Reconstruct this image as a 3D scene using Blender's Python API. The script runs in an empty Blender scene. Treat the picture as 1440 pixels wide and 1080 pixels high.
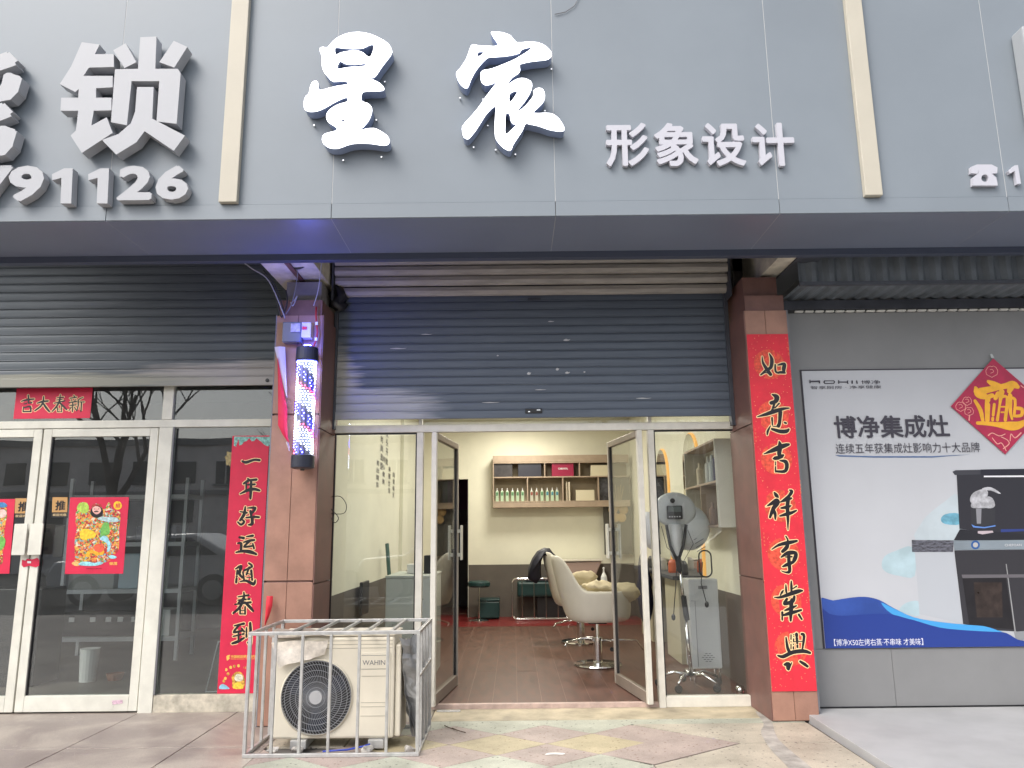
import bpy, bmesh, math, random
from mathutils import Vector, Matrix, geometry
random.seed(7)
R_ = math.radians
scene = bpy.context.scene
COL = scene.collection

# ------------------------------------------------------------------ camera, sky, sun, exposure
CAM = Vector((0, -6.3, 1.3)); FPX = 1076.0
CROT = Matrix.Rotation(R_(90 + 11.04), 4, 'X') @ Matrix.Rotation(R_(-0.6), 4, 'Z')
cd = bpy.data.cameras.new('camera'); cam = bpy.data.objects.new('camera', cd); COL.objects.link(cam)
cd.sensor_width = 36; cd.lens = 36 * FPX / 1440; cd.clip_end = 500; cd.clip_start = .05
cam.matrix_world = Matrix.Translation(CAM) @ CROT
scene.camera = cam

SUN_EL, SUN_AZ = R_(48), R_(222)          # azimuth measured clockwise from +y
world = bpy.data.worlds.new('World'); scene.world = world; world.use_nodes = True
wn = world.node_tree; wn.nodes.clear()
sky = wn.nodes.new('ShaderNodeTexSky'); sky.sky_type = 'NISHITA'; sky.sun_disc = False
sky.sun_elevation = SUN_EL; sky.sun_rotation = SUN_AZ; sky.air_density = 1.0; sky.dust_density = 4.0; sky.ozone_density = 1.0
hsv = wn.nodes.new('ShaderNodeHueSaturation'); hsv.inputs['Saturation'].default_value = .42
bg = wn.nodes.new('ShaderNodeBackground'); bg.inputs['Strength'].default_value = .15
wo = wn.nodes.new('ShaderNodeOutputWorld')
wn.links.new(sky.outputs[0], hsv.inputs['Color']); wn.links.new(hsv.outputs[0], bg.inputs[0]); wn.links.new(bg.outputs[0], wo.inputs[0])
sl = bpy.data.lights.new('sun', 'SUN'); sl.energy = .6; sl.angle = R_(32); sl.color = (1, .96, .91)
so = bpy.data.objects.new('sun', sl); COL.objects.link(so)
sdir = Vector((math.sin(SUN_AZ) * math.cos(SUN_EL), math.cos(SUN_AZ) * math.cos(SUN_EL), math.sin(SUN_EL)))
so.rotation_euler = sdir.to_track_quat('Z', 'Y').to_euler(); so.location = (-10, -15, 20)
scene.view_settings.view_transform = 'Standard'; scene.view_settings.look = 'None'
scene.view_settings.gamma = 1; scene.view_settings.use_curve_mapping = False
scene.view_settings.exposure = 0.98

# ------------------------------------------------------------------ photograph point -> place on a real plane
def ray(u, v):
    return (CROT.to_3x3() @ Vector(((u - 720) / FPX, -(v - 540) / FPX, -1)))
def onY(u, v, y):
    d = ray(u, v); t = (y - CAM.y) / d.y; p = CAM + d * t; return (p.x, p.z)
def onZ(u, v, z):
    d = ray(u, v); t = (z - CAM.z) / d.z; p = CAM + d * t; return (p.x, p.y)
def zoomY(y, ox, oy, s):
    return lambda x, yy: onY(ox + x / s, oy + yy / s, y)

# ------------------------------------------------------------------ materials
MATS = {}
def mat(name, col, rough=.6, metal=0, var=.0, vscale=6, bump=0, bscale=60, col2=None, spec=.5, emis=None, estr=0, coat=0, stretch=(1, 1, 1), detail=6, ramp=(.35, .65)):
    if name in MATS: return MATS[name]
    m = bpy.data.materials.new(name); m.use_nodes = True; nt = m.node_tree; b = nt.nodes['Principled BSDF']
    b.inputs['Roughness'].default_value = rough; b.inputs['Metallic'].default_value = metal
    b.inputs['Specular IOR Level'].default_value = spec; b.inputs['Coat Weight'].default_value = coat
    c = (*col, 1); b.inputs['Base Color'].default_value = c
    geo = None
    if var or col2 or bump:
        geo = nt.nodes.new('ShaderNodeNewGeometry'); mp = nt.nodes.new('ShaderNodeMapping'); mp.inputs['Scale'].default_value = stretch
        nt.links.new(geo.outputs['Position'], mp.inputs[0])
    if var or col2:
        n = nt.nodes.new('ShaderNodeTexNoise'); n.inputs['Scale'].default_value = vscale; n.inputs['Detail'].default_value = detail; n.inputs['Roughness'].default_value = .62
        nt.links.new(mp.outputs[0], n.inputs['Vector'])
        r = nt.nodes.new('ShaderNodeValToRGB'); r.color_ramp.elements[0].position = ramp[0]; r.color_ramp.elements[1].position = ramp[1]
        c2 = col2 if col2 else tuple(min(1, x * (1 + var)) for x in col)
        c1 = col if col2 else tuple(x * (1 - var) for x in col)
        r.color_ramp.elements[0].color = (*c1, 1); r.color_ramp.elements[1].color = (*c2, 1)
        nt.links.new(n.outputs[0], r.inputs[0]); nt.links.new(r.outputs[0], b.inputs['Base Color'])
        mr = nt.nodes.new('ShaderNodeMapRange'); mr.inputs[3].default_value = max(0, rough - .08); mr.inputs[4].default_value = min(1, rough + .1)
        nt.links.new(n.outputs[0], mr.inputs[0]); nt.links.new(mr.outputs[0], b.inputs['Roughness'])
    if bump:
        n2 = nt.nodes.new('ShaderNodeTexNoise'); n2.inputs['Scale'].default_value = bscale; n2.inputs['Detail'].default_value = 4
        nt.links.new(mp.outputs[0], n2.inputs['Vector'])
        bu = nt.nodes.new('ShaderNodeBump'); bu.inputs['Strength'].default_value = bump; bu.inputs['Distance'].default_value = .01
        nt.links.new(n2.outputs[0], bu.inputs['Height']); nt.links.new(bu.outputs[0], b.inputs['Normal'])
    if emis:
        b.inputs['Emission Color'].default_value = (*emis, 1); b.inputs['Emission Strength'].default_value = estr
    MATS[name] = m; return m
def glass_mat(name, tint=(1, 1, 1), f0=.045, rough=.0, dust=0):
    if name in MATS: return MATS[name]
    m = bpy.data.materials.new(name); m.use_nodes = True; nt = m.node_tree; nt.nodes.clear()
    o = nt.nodes.new('ShaderNodeOutputMaterial'); mx = nt.nodes.new('ShaderNodeMixShader')
    t = nt.nodes.new('ShaderNodeBsdfTransparent'); t.inputs[0].default_value = (*tint, 1)
    g = nt.nodes.new('ShaderNodeBsdfGlossy'); g.inputs['Roughness'].default_value = rough
    lw = nt.nodes.new('ShaderNodeLayerWeight'); lw.inputs['Blend'].default_value = .5
    p = nt.nodes.new('ShaderNodeMath'); p.operation = 'POWER'; p.inputs[1].default_value = 5
    a = nt.nodes.new('ShaderNodeMath'); a.operation = 'MULTIPLY_ADD'; a.inputs[1].default_value = 1 - f0; a.inputs[2].default_value = f0
    # a slow wave in the pane
    n = nt.nodes.new('ShaderNodeTexNoise'); n.inputs['Scale'].default_value = 1.3; n.inputs['Detail'].default_value = 1
    ge = nt.nodes.new('ShaderNodeNewGeometry'); bu = nt.nodes.new('ShaderNodeBump'); bu.inputs['Strength'].default_value = .06; bu.inputs['Distance'].default_value = .02
    nt.links.new(ge.outputs['Position'], n.inputs['Vector']); nt.links.new(n.outputs[0], bu.inputs['Height']); nt.links.new(bu.outputs[0], g.inputs['Normal'])
    nt.links.new(lw.outputs['Facing'], p.inputs[0]); nt.links.new(p.outputs[0], a.inputs[0]); nt.links.new(a.outputs[0], mx.inputs[0])
    nt.links.new(t.outputs[0], mx.inputs[1]); nt.links.new(g.outputs[0], mx.inputs[2])
    if dust:
        d = nt.nodes.new('ShaderNodeBsdfDiffuse'); d.inputs[0].default_value = (.62, .60, .57, 1); m2 = nt.nodes.new('ShaderNodeMixShader')
        n3 = nt.nodes.new('ShaderNodeTexNoise'); n3.inputs['Scale'].default_value = 2.6; n3.inputs['Detail'].default_value = 7; nt.links.new(ge.outputs['Position'], n3.inputs['Vector'])
        k = nt.nodes.new('ShaderNodeMapRange'); k.inputs[1].default_value = .3; k.inputs[2].default_value = .75; k.inputs[3].default_value = dust * .5; k.inputs[4].default_value = dust * 1.6
        nt.links.new(n3.outputs[0], k.inputs[0]); nt.links.new(k.outputs[0], m2.inputs[0]); nt.links.new(mx.outputs[0], m2.inputs[1]); nt.links.new(d.outputs[0], m2.inputs[2]); nt.links.new(m2.outputs[0], o.inputs[0])
    else: nt.links.new(mx.outputs[0], o.inputs[0])
    MATS[name] = m; return m
def N(nt, kind, **kw):
    n = nt.nodes.new(kind)
    for k, v in kw.items(): setattr(n, k, v)
    return n

# ------------------------------------------------------------------ object helpers
WM = {}
def thing(name, label, cat, loc=(0, 0, 0), rz=0, group=None, kind=None):
    o = bpy.data.objects.new(name, None); COL.objects.link(o); o.empty_display_size = .1
    o.location = loc; o.rotation_euler = (0, 0, rz); o['label'] = label; o['category'] = cat
    if group: o['group'] = group
    if kind: o['kind'] = kind
    WM[o.name] = Matrix.Translation(Vector(loc)) @ Matrix.Rotation(rz, 4, 'Z'); return o
def obj(name, bm, m, parent=None, bev=0, smooth=False, local=False):
    """link bm (world coordinates unless local) as one mesh object"""
    me = bpy.data.meshes.new(name); bm.to_mesh(me); bm.free()
    if parent is not None and not local: me.transform(WM[parent.name].inverted())
    me.materials.append(m)
    o = bpy.data.objects.new(name, me); COL.objects.link(o)
    if parent is not None: o.parent = parent; WM[o.name] = WM[parent.name]
    else: WM[o.name] = Matrix.Identity(4)
    if smooth:
        for p in me.polygons: p.use_smooth = True
    if bev:
        md = o.modifiers.new('bevel', 'BEVEL'); md.width = bev; md.segments = 2; md.limit_method = 'ANGLE'; md.angle_limit = R_(40); md.harden_normals = False
    return o
def single(name, bm, m, label, cat, group=None, **k):
    """a thing that is one mesh, origin moved to its base"""
    xs = [v.co for v in bm.verts]; c = Vector(((min(v.x for v in xs) + max(v.x for v in xs)) / 2, (min(v.y for v in xs) + max(v.y for v in xs)) / 2, min(v.z for v in xs)))
    bmesh.ops.translate(bm, verts=bm.verts, vec=-c)
    o = obj(name, bm, m, **k); o.location = c; WM[o.name] = Matrix.Translation(c)
    o['label'] = label; o['category'] = cat
    if group: o['group'] = group
    return o
def struct(name, bm, m, **k):
    o = obj(name, bm, m, **k)
    if o.parent is None: o['kind'] = 'structure'
    return o
def dup(root, loc, rz=0, label=None):
    def rec(o, par):
        c = o.copy(); COL.objects.link(c); c.parent = par
        for ch in o.children: rec(ch, c)
        return c
    c = rec(root, None); c.location = loc; c.rotation_euler = (0, 0, rz)
    if label: c['label'] = label
    return c
def inst(o, name, parent, loc=(0, 0, 0)):
    """same mesh again as a sibling piece, offset in the parent's space"""
    c = o.copy(); COL.objects.link(c); c.name = name; c.parent = parent; c.location = Vector(o.location) + Vector(loc); return c
B = bmesh.new
def box(bm, x0, x1, y0, y1, z0, z1, M=None):
    vs = [bm.verts.new((x, y, z)) for x in (x0, x1) for y in (y0, y1) for z in (z0, z1)]
    for f in ((0, 1, 3, 2), (4, 6, 7, 5), (0, 4, 5, 1), (2, 3, 7, 6), (0, 2, 6, 4), (1, 5, 7, 3)): bm.faces.new([vs[i] for i in f])
    if M is not None: bmesh.ops.transform(bm, matrix=M, verts=vs)
    return bm
def bx(*a, **k): return box(B(), *a, **k)
def tube(bm, pts, r, n=8, cap=True, r2=None):
    pts = [Vector(p) for p in pts]; rings = []
    up = Vector((0, 0, 1))
    for i, p in enumerate(pts):
        d = (pts[min(i + 1, len(pts) - 1)] - pts[max(i - 1, 0)]).normalized()
        a = d.cross(up if abs(d.z) < .95 else Vector((1, 0, 0))).normalized(); b = d.cross(a)
        if rings:
            pa = rings[-1][1]; a = (pa - d * pa.dot(d)).normalized(); b = d.cross(a)
        rr = r if r2 is None else r + (r2 - r) * i / max(1, len(pts) - 1)
        rings.append(([bm.verts.new(p + (a * math.cos(2 * math.pi * k / n) + b * math.sin(2 * math.pi * k / n)) * rr) for k in range(n)], a))
    for (A, _), (C, _) in zip(rings, rings[1:]):
        for k in range(n): bm.faces.new((A[k], A[(k + 1) % n], C[(k + 1) % n], C[k]))
    if cap:
        bm.faces.new(rings[0][0][::-1]); bm.faces.new(rings[-1][0])
    return bm
def lathe(bm, prof, c=(0, 0, 0), n=24, axis='Z'):
    """prof: (r, h) pairs"""
    c = Vector(c); rings = []
    for r, h in prof:
        ring = []
        for k in range(n):
            a = 2 * math.pi * k / n; x, y = r * math.cos(a), r * math.sin(a)
            v = (x, y, h) if axis == 'Z' else ((x, h, y) if axis == 'Y' else (h, x, y))
            ring.append(bm.verts.new(c + Vector(v)))
        rings.append(ring)
    for A, C in zip(rings, rings[1:]):
        for k in range(n): bm.faces.new((A[k], A[(k + 1) % n], C[(k + 1) % n], C[k]))
    bm.faces.new(rings[0][::-1]); bm.faces.new(rings[-1])
    bmesh.ops.recalc_face_normals(bm, faces=bm.faces)
    return bm
def prism(bm, prof, a0, a1, axis='X'):
    """closed 2-D profile swept along an axis; prof in the other two axes"""
    def P(p, a):
        return (a, p[0], p[1]) if axis == 'X' else ((p[0], a, p[1]) if axis == 'Y' else (p[0], p[1], a))
    A = [bm.verts.new(P(p, a0)) for p in prof]; C = [bm.verts.new(P(p, a1)) for p in prof]
    n = len(prof)
    for k in range(n): bm.faces.new((A[k], A[(k + 1) % n], C[(k + 1) % n], C[k]))
    bm.faces.new(A[::-1]); bm.faces.new(C); bmesh.ops.recalc_face_normals(bm, faces=bm.faces); return bm
def ellipsoid(bm, c, r, n=16, m=10, noise=0, seed=0):
    rnd = random.Random(seed); M = Matrix.Translation(Vector(c)) @ Matrix.Diagonal((*r, 1))
    res = bmesh.ops.create_uvsphere(bm, u_segments=n, v_segments=m, radius=1, matrix=M)
    if noise:
        for v in res['verts']: v.co += Vector((rnd.uniform(-1, 1), rnd.uniform(-1, 1), rnd.uniform(-1, 1))) * noise
    return bm

# ---------------- flat shapes: union of polygons, laid on a vertical plane facing the street
def inpoly(p, poly):
    x, y = p; c = False; n = len(poly)
    for i in range(n):
        x1, y1 = poly[i]; x2, y2 = poly[(i + 1) % n]
        if (y1 > y) != (y2 > y) and x < (x2 - x1) * (y - y1) / (y2 - y1) + x1: c = not c
    return c
def union(polys, holes=()):
    vs, fs = [], []
    def ccw(p): return p if sum(p[k][0] * p[(k + 1) % len(p)][1] - p[(k + 1) % len(p)][0] * p[k][1] for k in range(len(p))) > 0 else p[::-1]
    polys = [ccw(list(p)) for p in polys]
    allp = list(polys) + list(holes)
    for p in allp:
        b = len(vs); vs += [Vector(q) for q in p]; fs.append(list(range(b, b + len(p))))
    out = geometry.delaunay_2d_cdt(vs, [], fs, 1, 1e-5)
    V, F = out[0], out[2]
    if not holes:
        keep = []
        for f, o in zip(F, out[5]):
            if not o: continue
            c = ((V[f[0]][0] + V[f[1]][0] + V[f[2]][0]) / 3, (V[f[0]][1] + V[f[1]][1] + V[f[2]][1]) / 3)
            if any(inpoly(c, polys[q]) for q in o): keep.append(f)
        return V, keep
    bb = [(min(q[0] for q in p), max(q[0] for q in p), min(q[1] for q in p), max(q[1] for q in p)) for p in allp]
    keep = []
    for f in F:
        c = ((V[f[0]][0] + V[f[1]][0] + V[f[2]][0]) / 3, (V[f[0]][1] + V[f[1]][1] + V[f[2]][1]) / 3)
        ok = False
        for p, b in zip(allp[:len(polys)], bb):
            if b[0] <= c[0] <= b[1] and b[2] <= c[1] <= b[3] and inpoly(c, p): ok = True; break
        if ok and not any(inpoly(c, h) for h in holes): keep.append(f)
    return V, keep
def sheet(polys, y, depth=0, holes=(), raw=None, bend=None):
    """flat union at plane y (front); depth>0 gives it sides going back and a back face"""
    V, F = raw or union(polys, holes); bm = B()
    f = {}
    def gv(i, yy):
        if (i, yy) not in f: f[(i, yy)] = bm.verts.new((V[i][0], yy, V[i][1]))
        return f[(i, yy)]
    edges = {}
    for t in F:
        a = [V[i] for i in t]
        area = (a[1][0] - a[0][0]) * (a[2][1] - a[0][1]) - (a[2][0] - a[0][0]) * (a[1][1] - a[0][1])
        if abs(area) < 1e-12: continue
        t = list(t) if area > 0 else list(t)[::-1]      # CCW in x-z => faces -y
        try: bm.faces.new([gv(i, y) for i in t])
        except ValueError: continue
        for k in range(3): edges[(t[k], t[(k + 1) % 3])] = 1
        if depth:
            try: bm.faces.new([gv(i, y + depth) for i in t[::-1]])
            except ValueError: pass
    if depth:
        for (a, b) in edges:
            if (b, a) not in edges:
                try: bm.faces.new((gv(b, y), gv(a, y), gv(a, y + depth), gv(b, y + depth)))
                except ValueError: pass
    if bend: 
        for v in bm.verts: v.co = bend(v.co)
    return bm
def smoothpoly(p, k=3):
    n = len(p); out = []
    for i in range(n):
        p0, p1, p2, p3 = p[i - 1], p[i], p[(i + 1) % n], p[(i + 2) % n]
        for j in range(k):
            t = j / k
            out.append(tuple(.5 * (2 * p1[d] + (p2[d] - p0[d]) * t + (2 * p0[d] - 5 * p1[d] + 4 * p2[d] - p3[d]) * t * t + (3 * p1[d] - p0[d] - 3 * p2[d] + p3[d]) * t ** 3) for d in (0, 1)))
    return out
def strokes(S, f, grow=0, hscale=1.0):
    """brush strokes [(x,y,w)...] -> convex pieces in world x-z; f maps sheet coords to world"""
    polys = []
    for s in S:
        pts = []
        n = len(s)
        if n == 2: s = [s[0], tuple((s[0][k] + s[1][k]) / 2 for k in range(3)), s[1]]; n = 3
        for i in range(n - 1):
            p0, p1, p2, p3 = s[max(i - 1, 0)], s[i], s[i + 1], s[min(i + 2, n - 1)]
            for j in range(3):
                t = j / 3
                pts.append(tuple(.5 * (2 * p1[d] + (p2[d] - p0[d]) * t + (2 * p0[d] - 5 * p1[d] + 4 * p2[d] - p3[d]) * t * t + (3 * p1[d] - p0[d] - 3 * p2[d] + p3[d]) * t ** 3) for d in range(3)))
        pts.append(s[-1])
        W = []
        for (x, y, w) in pts:
            a = f(x, y); b = f(x + 1, y); k = math.hypot(b[0] - a[0], b[1] - a[1])
            W.append((a[0], a[1], max(.0008, w * k / 2 + grow)))
        for i, (x, z, r) in enumerate(W):
            polys.append([(x + r * math.cos(2 * math.pi * (q + .13) / 8), z + r * math.sin(2 * math.pi * (q + .13) / 8)) for q in range(8)])
        for (x0, z0, r0), (x1, z1, r1) in zip(W, W[1:]):
            d = math.hypot(x1 - x0, z1 - z0)
            if d < 1e-6: continue
            nx, nz = -(z1 - z0) / d, (x1 - x0) / d
            polys.append([(x0 + nx * r0, z0 + nz * r0), (x0 - nx * r0, z0 - nz * r0), (x1 - nx * r1, z1 - nz * r1), (x1 + nx * r1, z1 + nz * r1)])
    return polys
def rect(x0, x1, z0, z1): return [(x0, z0), (x1, z0), (x1, z1), (x0, z1)]
def pix(pts, y, ox=0, oy=0, s=1): return [onY(ox + a / s, oy + b / s, y) for a, b in pts]
def disc(cx, cz, rx, rz=None, n=20): rz = rz or rx; return [(cx + rx * math.cos(2 * math.pi * k / n), cz + rz * math.sin(2 * math.pi * k / n)) for k in range(n)]

def text_bm(s, x0, x1, z0, z1, y, bold=0, extrude=0, back=None):
    """real letters: a text curve turned into a mesh, made bolder, fitted to a rectangle on plane y"""
    cu = bpy.data.curves.new('t', 'FONT'); cu.body = s; cu.size = 1; cu.resolution_u = 3
    o = bpy.data.objects.new('t', cu); COL.objects.link(o)
    dg = bpy.context.evaluated_depsgraph_get(); me = bpy.data.meshes.new_from_object(o.evaluated_get(dg))
    bpy.data.objects.remove(o); bpy.data.curves.remove(cu)
    V = [(v.co.x, v.co.y) for v in me.vertices]; F = [list(p.vertices) for p in me.polygons]; bpy.data.meshes.remove(me)
    F = [f if sum(V[f[k]][0] * V[f[(k + 1) % len(f)]][1] - V[f[(k + 1) % len(f)]][0] * V[f[k]][1] for k in range(len(f))) > 0 else f[::-1] for f in F]
    if bold:
        key = {}; idx = [key.setdefault((round(a, 5), round(b, 5)), i) for i, (a, b) in enumerate(V)]
        es = set()
        for f in F:
            for k in range(len(f)): es.add((idx[f[k]], idx[f[(k + 1) % len(f)]]))
        polys = [[V[i] for i in f] for f in F]; seen = set()
        for a, b in es:
            if (b, a) in es: continue
            (xa, ya), (xb, yb) = V[a], V[b]; d = math.hypot(xb - xa, yb - ya)
            if d < 1e-5: continue
            ex, ey = (xb - xa) / d * bold, (yb - ya) / d * bold; nx, ny = ey, -ex
            e = .42 if d > bold * 1.5 else 0
            polys.append([(xa - ex * e, ya - ey * e), (xb + ex * e, yb + ey * e), (xb + ex * e + nx, yb + ey * e + ny), (xa - ex * e + nx, ya - ey * e + ny)])
            for i in (a, b):
                if i not in seen and not e: seen.add(i); polys.append([(V[i][0] + bold * math.cos(q * math.pi / 3), V[i][1] + bold * math.sin(q * math.pi / 3)) for q in range(6)])
        V, F = union(polys)
    X = [v[0] for f in F for v in [V[i] for i in f]]; Y_ = [V[i][1] for f in F for i in f]
    ax, bx_, ay, by = min(X), max(X), min(Y_), max(Y_)
    V = [(x0 + (x1 - x0) * (v[0] - ax) / (bx_ - ax), z0 + (z1 - z0) * (v[1] - ay) / max(1e-6, by - ay)) for v in V]
    T = []
    for f in F:
        for k in range(1, len(f) - 1): T.append((f[0], f[k], f[k + 1]))
    return sheet(None, y, extrude, raw=(V, T))
def wiggle(bm, amp, fr, seed=0):
    from mathutils import noise
    for v in bm.verts:
        v.co += noise.noise_vector(v.co * fr + Vector((seed, 0, 0))) * amp
    return bm

# ================================================================== materials of the place
M_alu = mat('painted aluminium', (.66, .635, .56), .42, 0, .07, 9, .05, 40)
M_aluL = mat('painted aluminium worn', (.66, .65, .57), .5, 0, .09, 5, .06, 40)
M_fascia = mat('composite panel', (.208, .238, .268), .42, 0, .05, .8, .0)
M_soffit = mat('glossy composite panel', (.175, .205, .275), .33, 0, .05, 2, 0, spec=1)
M_tan = mat('cream strip', (.49, .455, .375), .55, 0, .04, 3)
M_lettergrey = mat('letter acrylic grey white', (.385, .395, .42), .45, 0, .03, 4)
M_letterwhite = mat('letter acrylic white', (.50, .50, .55), .45)
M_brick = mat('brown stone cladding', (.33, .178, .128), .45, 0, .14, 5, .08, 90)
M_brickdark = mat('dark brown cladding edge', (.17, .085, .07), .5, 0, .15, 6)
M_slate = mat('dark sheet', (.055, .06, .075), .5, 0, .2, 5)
M_concrete = mat('raw concrete', (.20, .19, .18), .85, 0, .25, 3, .3, 30)
M_cream = mat('cream emulsion', (.76, .745, .61), .75, 0, .04, 2, .05, 80)
M_wains = mat('grey emulsion', (.115, .10, .085), .6, 0, .1, 3, .05, 80)
M_ceil = mat('white emulsion', (.75, .74, .68), .8)
M_black = mat('black plastic', (.018, .018, .02), .4)
M_rubber = mat('black rubber', (.02, .02, .02), .7)
M_chrome = mat('chrome', (.75, .75, .74), .12, 1)
M_steel = mat('galvanised steel', (.50, .50, .49), .36, .55, .14, 14, .05, 60)
M_red = mat('red paper', (.62, .014, .06), .5, 0, .08, 6, .03, 30)
M_red2 = mat('bright red paper', (.66, .022, .042), .55, 0, .08, 8, .03, 30)
M_gold = mat('gold print', (.86, .50, .10), .45)
M_goldpale = mat('pale gold print', (.90, .66, .34), .45)
M_ink = mat('black ink', (.012, .011, .014), .35)
M_white = mat('white plastic', (.78, .78, .76), .4)
M_beigeplas = mat('ivory casing', (.66, .61, .50), .45, 0, .04, 5)
M_wire = mat('grey cable', (.16, .16, .17), .5)
G_front = glass_mat('window glass', (.96, .975, .965), .06, dust=.008)
G_dark = glass_mat('window glass dirty', (.82, .86, .85), .09, dust=.022)

def slat_mat(name, base, dark, patch):
    m = bpy.data.materials.new(name); m.use_nodes = True; nt = m.node_tree; b = nt.nodes['Principled BSDF']; L = nt.links
    g = N(nt, 'ShaderNodeNewGeometry'); mp = N(nt, 'ShaderNodeMapping'); mp.inputs['Scale'].default_value = (.9, 1, 22)
    L.new(g.outputs['Position'], mp.inputs[0])
    n = N(nt, 'ShaderNodeTexNoise'); n.inputs['Scale'].default_value = 1.6; n.inputs['Detail'].default_value = 7; n.inputs['Roughness'].default_value = .68; L.new(mp.outputs[0], n.inputs[0])
    r = N(nt, 'ShaderNodeValToRGB'); r.color_ramp.elements[0].position = .32; r.color_ramp.elements[1].position = .62
    r.color_ramp.elements[0].color = (*dark, 1); r.color_ramp.elements[1].color = (*base, 1); L.new(n.outputs[0], r.inputs[0])
    e = r.color_ramp.elements.new(.70); e.color = (*base, 1); e = r.color_ramp.elements.new(.76); e.color = tuple(min(1, c * 2.4) for c in base) + (1,)
    # worn places where the paint has gone: patch = (x, z, rx, rz)
    col = r.outputs[0]
    sx = N(nt, 'ShaderNodeSeparateXYZ'); L.new(g.outputs['Position'], sx.inputs[0])
    n2 = N(nt, 'ShaderNodeTexNoise'); n2.inputs['Scale'].default_value = 3.2; n2.inputs['Detail'].default_value = 5; L.new(mp.outputs[0], n2.inputs[0])
    for (px, pz, rx, rz, c) in patch:
        def ax(o, c0, rr):
            a = N(nt, 'ShaderNodeMath', operation='SUBTRACT'); L.new(sx.outputs[o], a.inputs[0]); a.inputs[1].default_value = c0
            d = N(nt, 'ShaderNodeMath', operation='DIVIDE'); L.new(a.outputs[0], d.inputs[0]); d.inputs[1].default_value = rr
            q = N(nt, 'ShaderNodeMath', operation='MULTIPLY'); L.new(d.outputs[0], q.inputs[0]); L.new(d.outputs[0], q.inputs[1]); return q
        s = N(nt, 'ShaderNodeMath', operation='ADD'); L.new(ax('X', px, rx).outputs[0], s.inputs[0]); L.new(ax('Z', pz, rz).outputs[0], s.inputs[1])
        t = N(nt, 'ShaderNodeMath', operation='MULTIPLY_ADD'); L.new(n2.outputs[0], t.inputs[0]); t.inputs[1].default_value = 1.9; L.new(s.outputs[0], t.inputs[2])
        k = N(nt, 'ShaderNodeMapRange'); L.new(t.outputs[0], k.inputs[0]); k.inputs[1].default_value = 1.35; k.inputs[2].default_value = 2.1; k.inputs[3].default_value = 1; k.inputs[4].default_value = 0
        mx = N(nt, 'ShaderNodeMix', data_type='RGBA'); L.new(k.outputs[0], mx.inputs[0]); L.new(col, mx.inputs[6]); mx.inputs[7].default_value = (*c, 1); col = mx.outputs[2]
    L.new(col, b.inputs['Base Color']); b.inputs['Roughness'].default_value = .45; b.inputs['Metallic'].default_value = .15
    return m
M_slatC = slat_mat('blue grey roller slats', (.118, .142, .178), (.088, .108, .142), [(-1.5, 2.43, .27, .42, (.42, .41, .38)), (-1.15, 2.33, .6, .16, (.36, .37, .40))])
M_slatL = slat_mat('old grey roller slats', (.108, .126, .142), (.07, .085, .098), [(-2.1, 2.6, 1.1, .14, (.36, .34, .33)), (-3.9, 2.57, 1.6, .07, (.26, .26, .22))])
M_roll = mat('dusty beige steel', (.38, .355, .32), .55, .1, .16, 4, .05, 40, stretch=(1, 1, 9))

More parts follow.
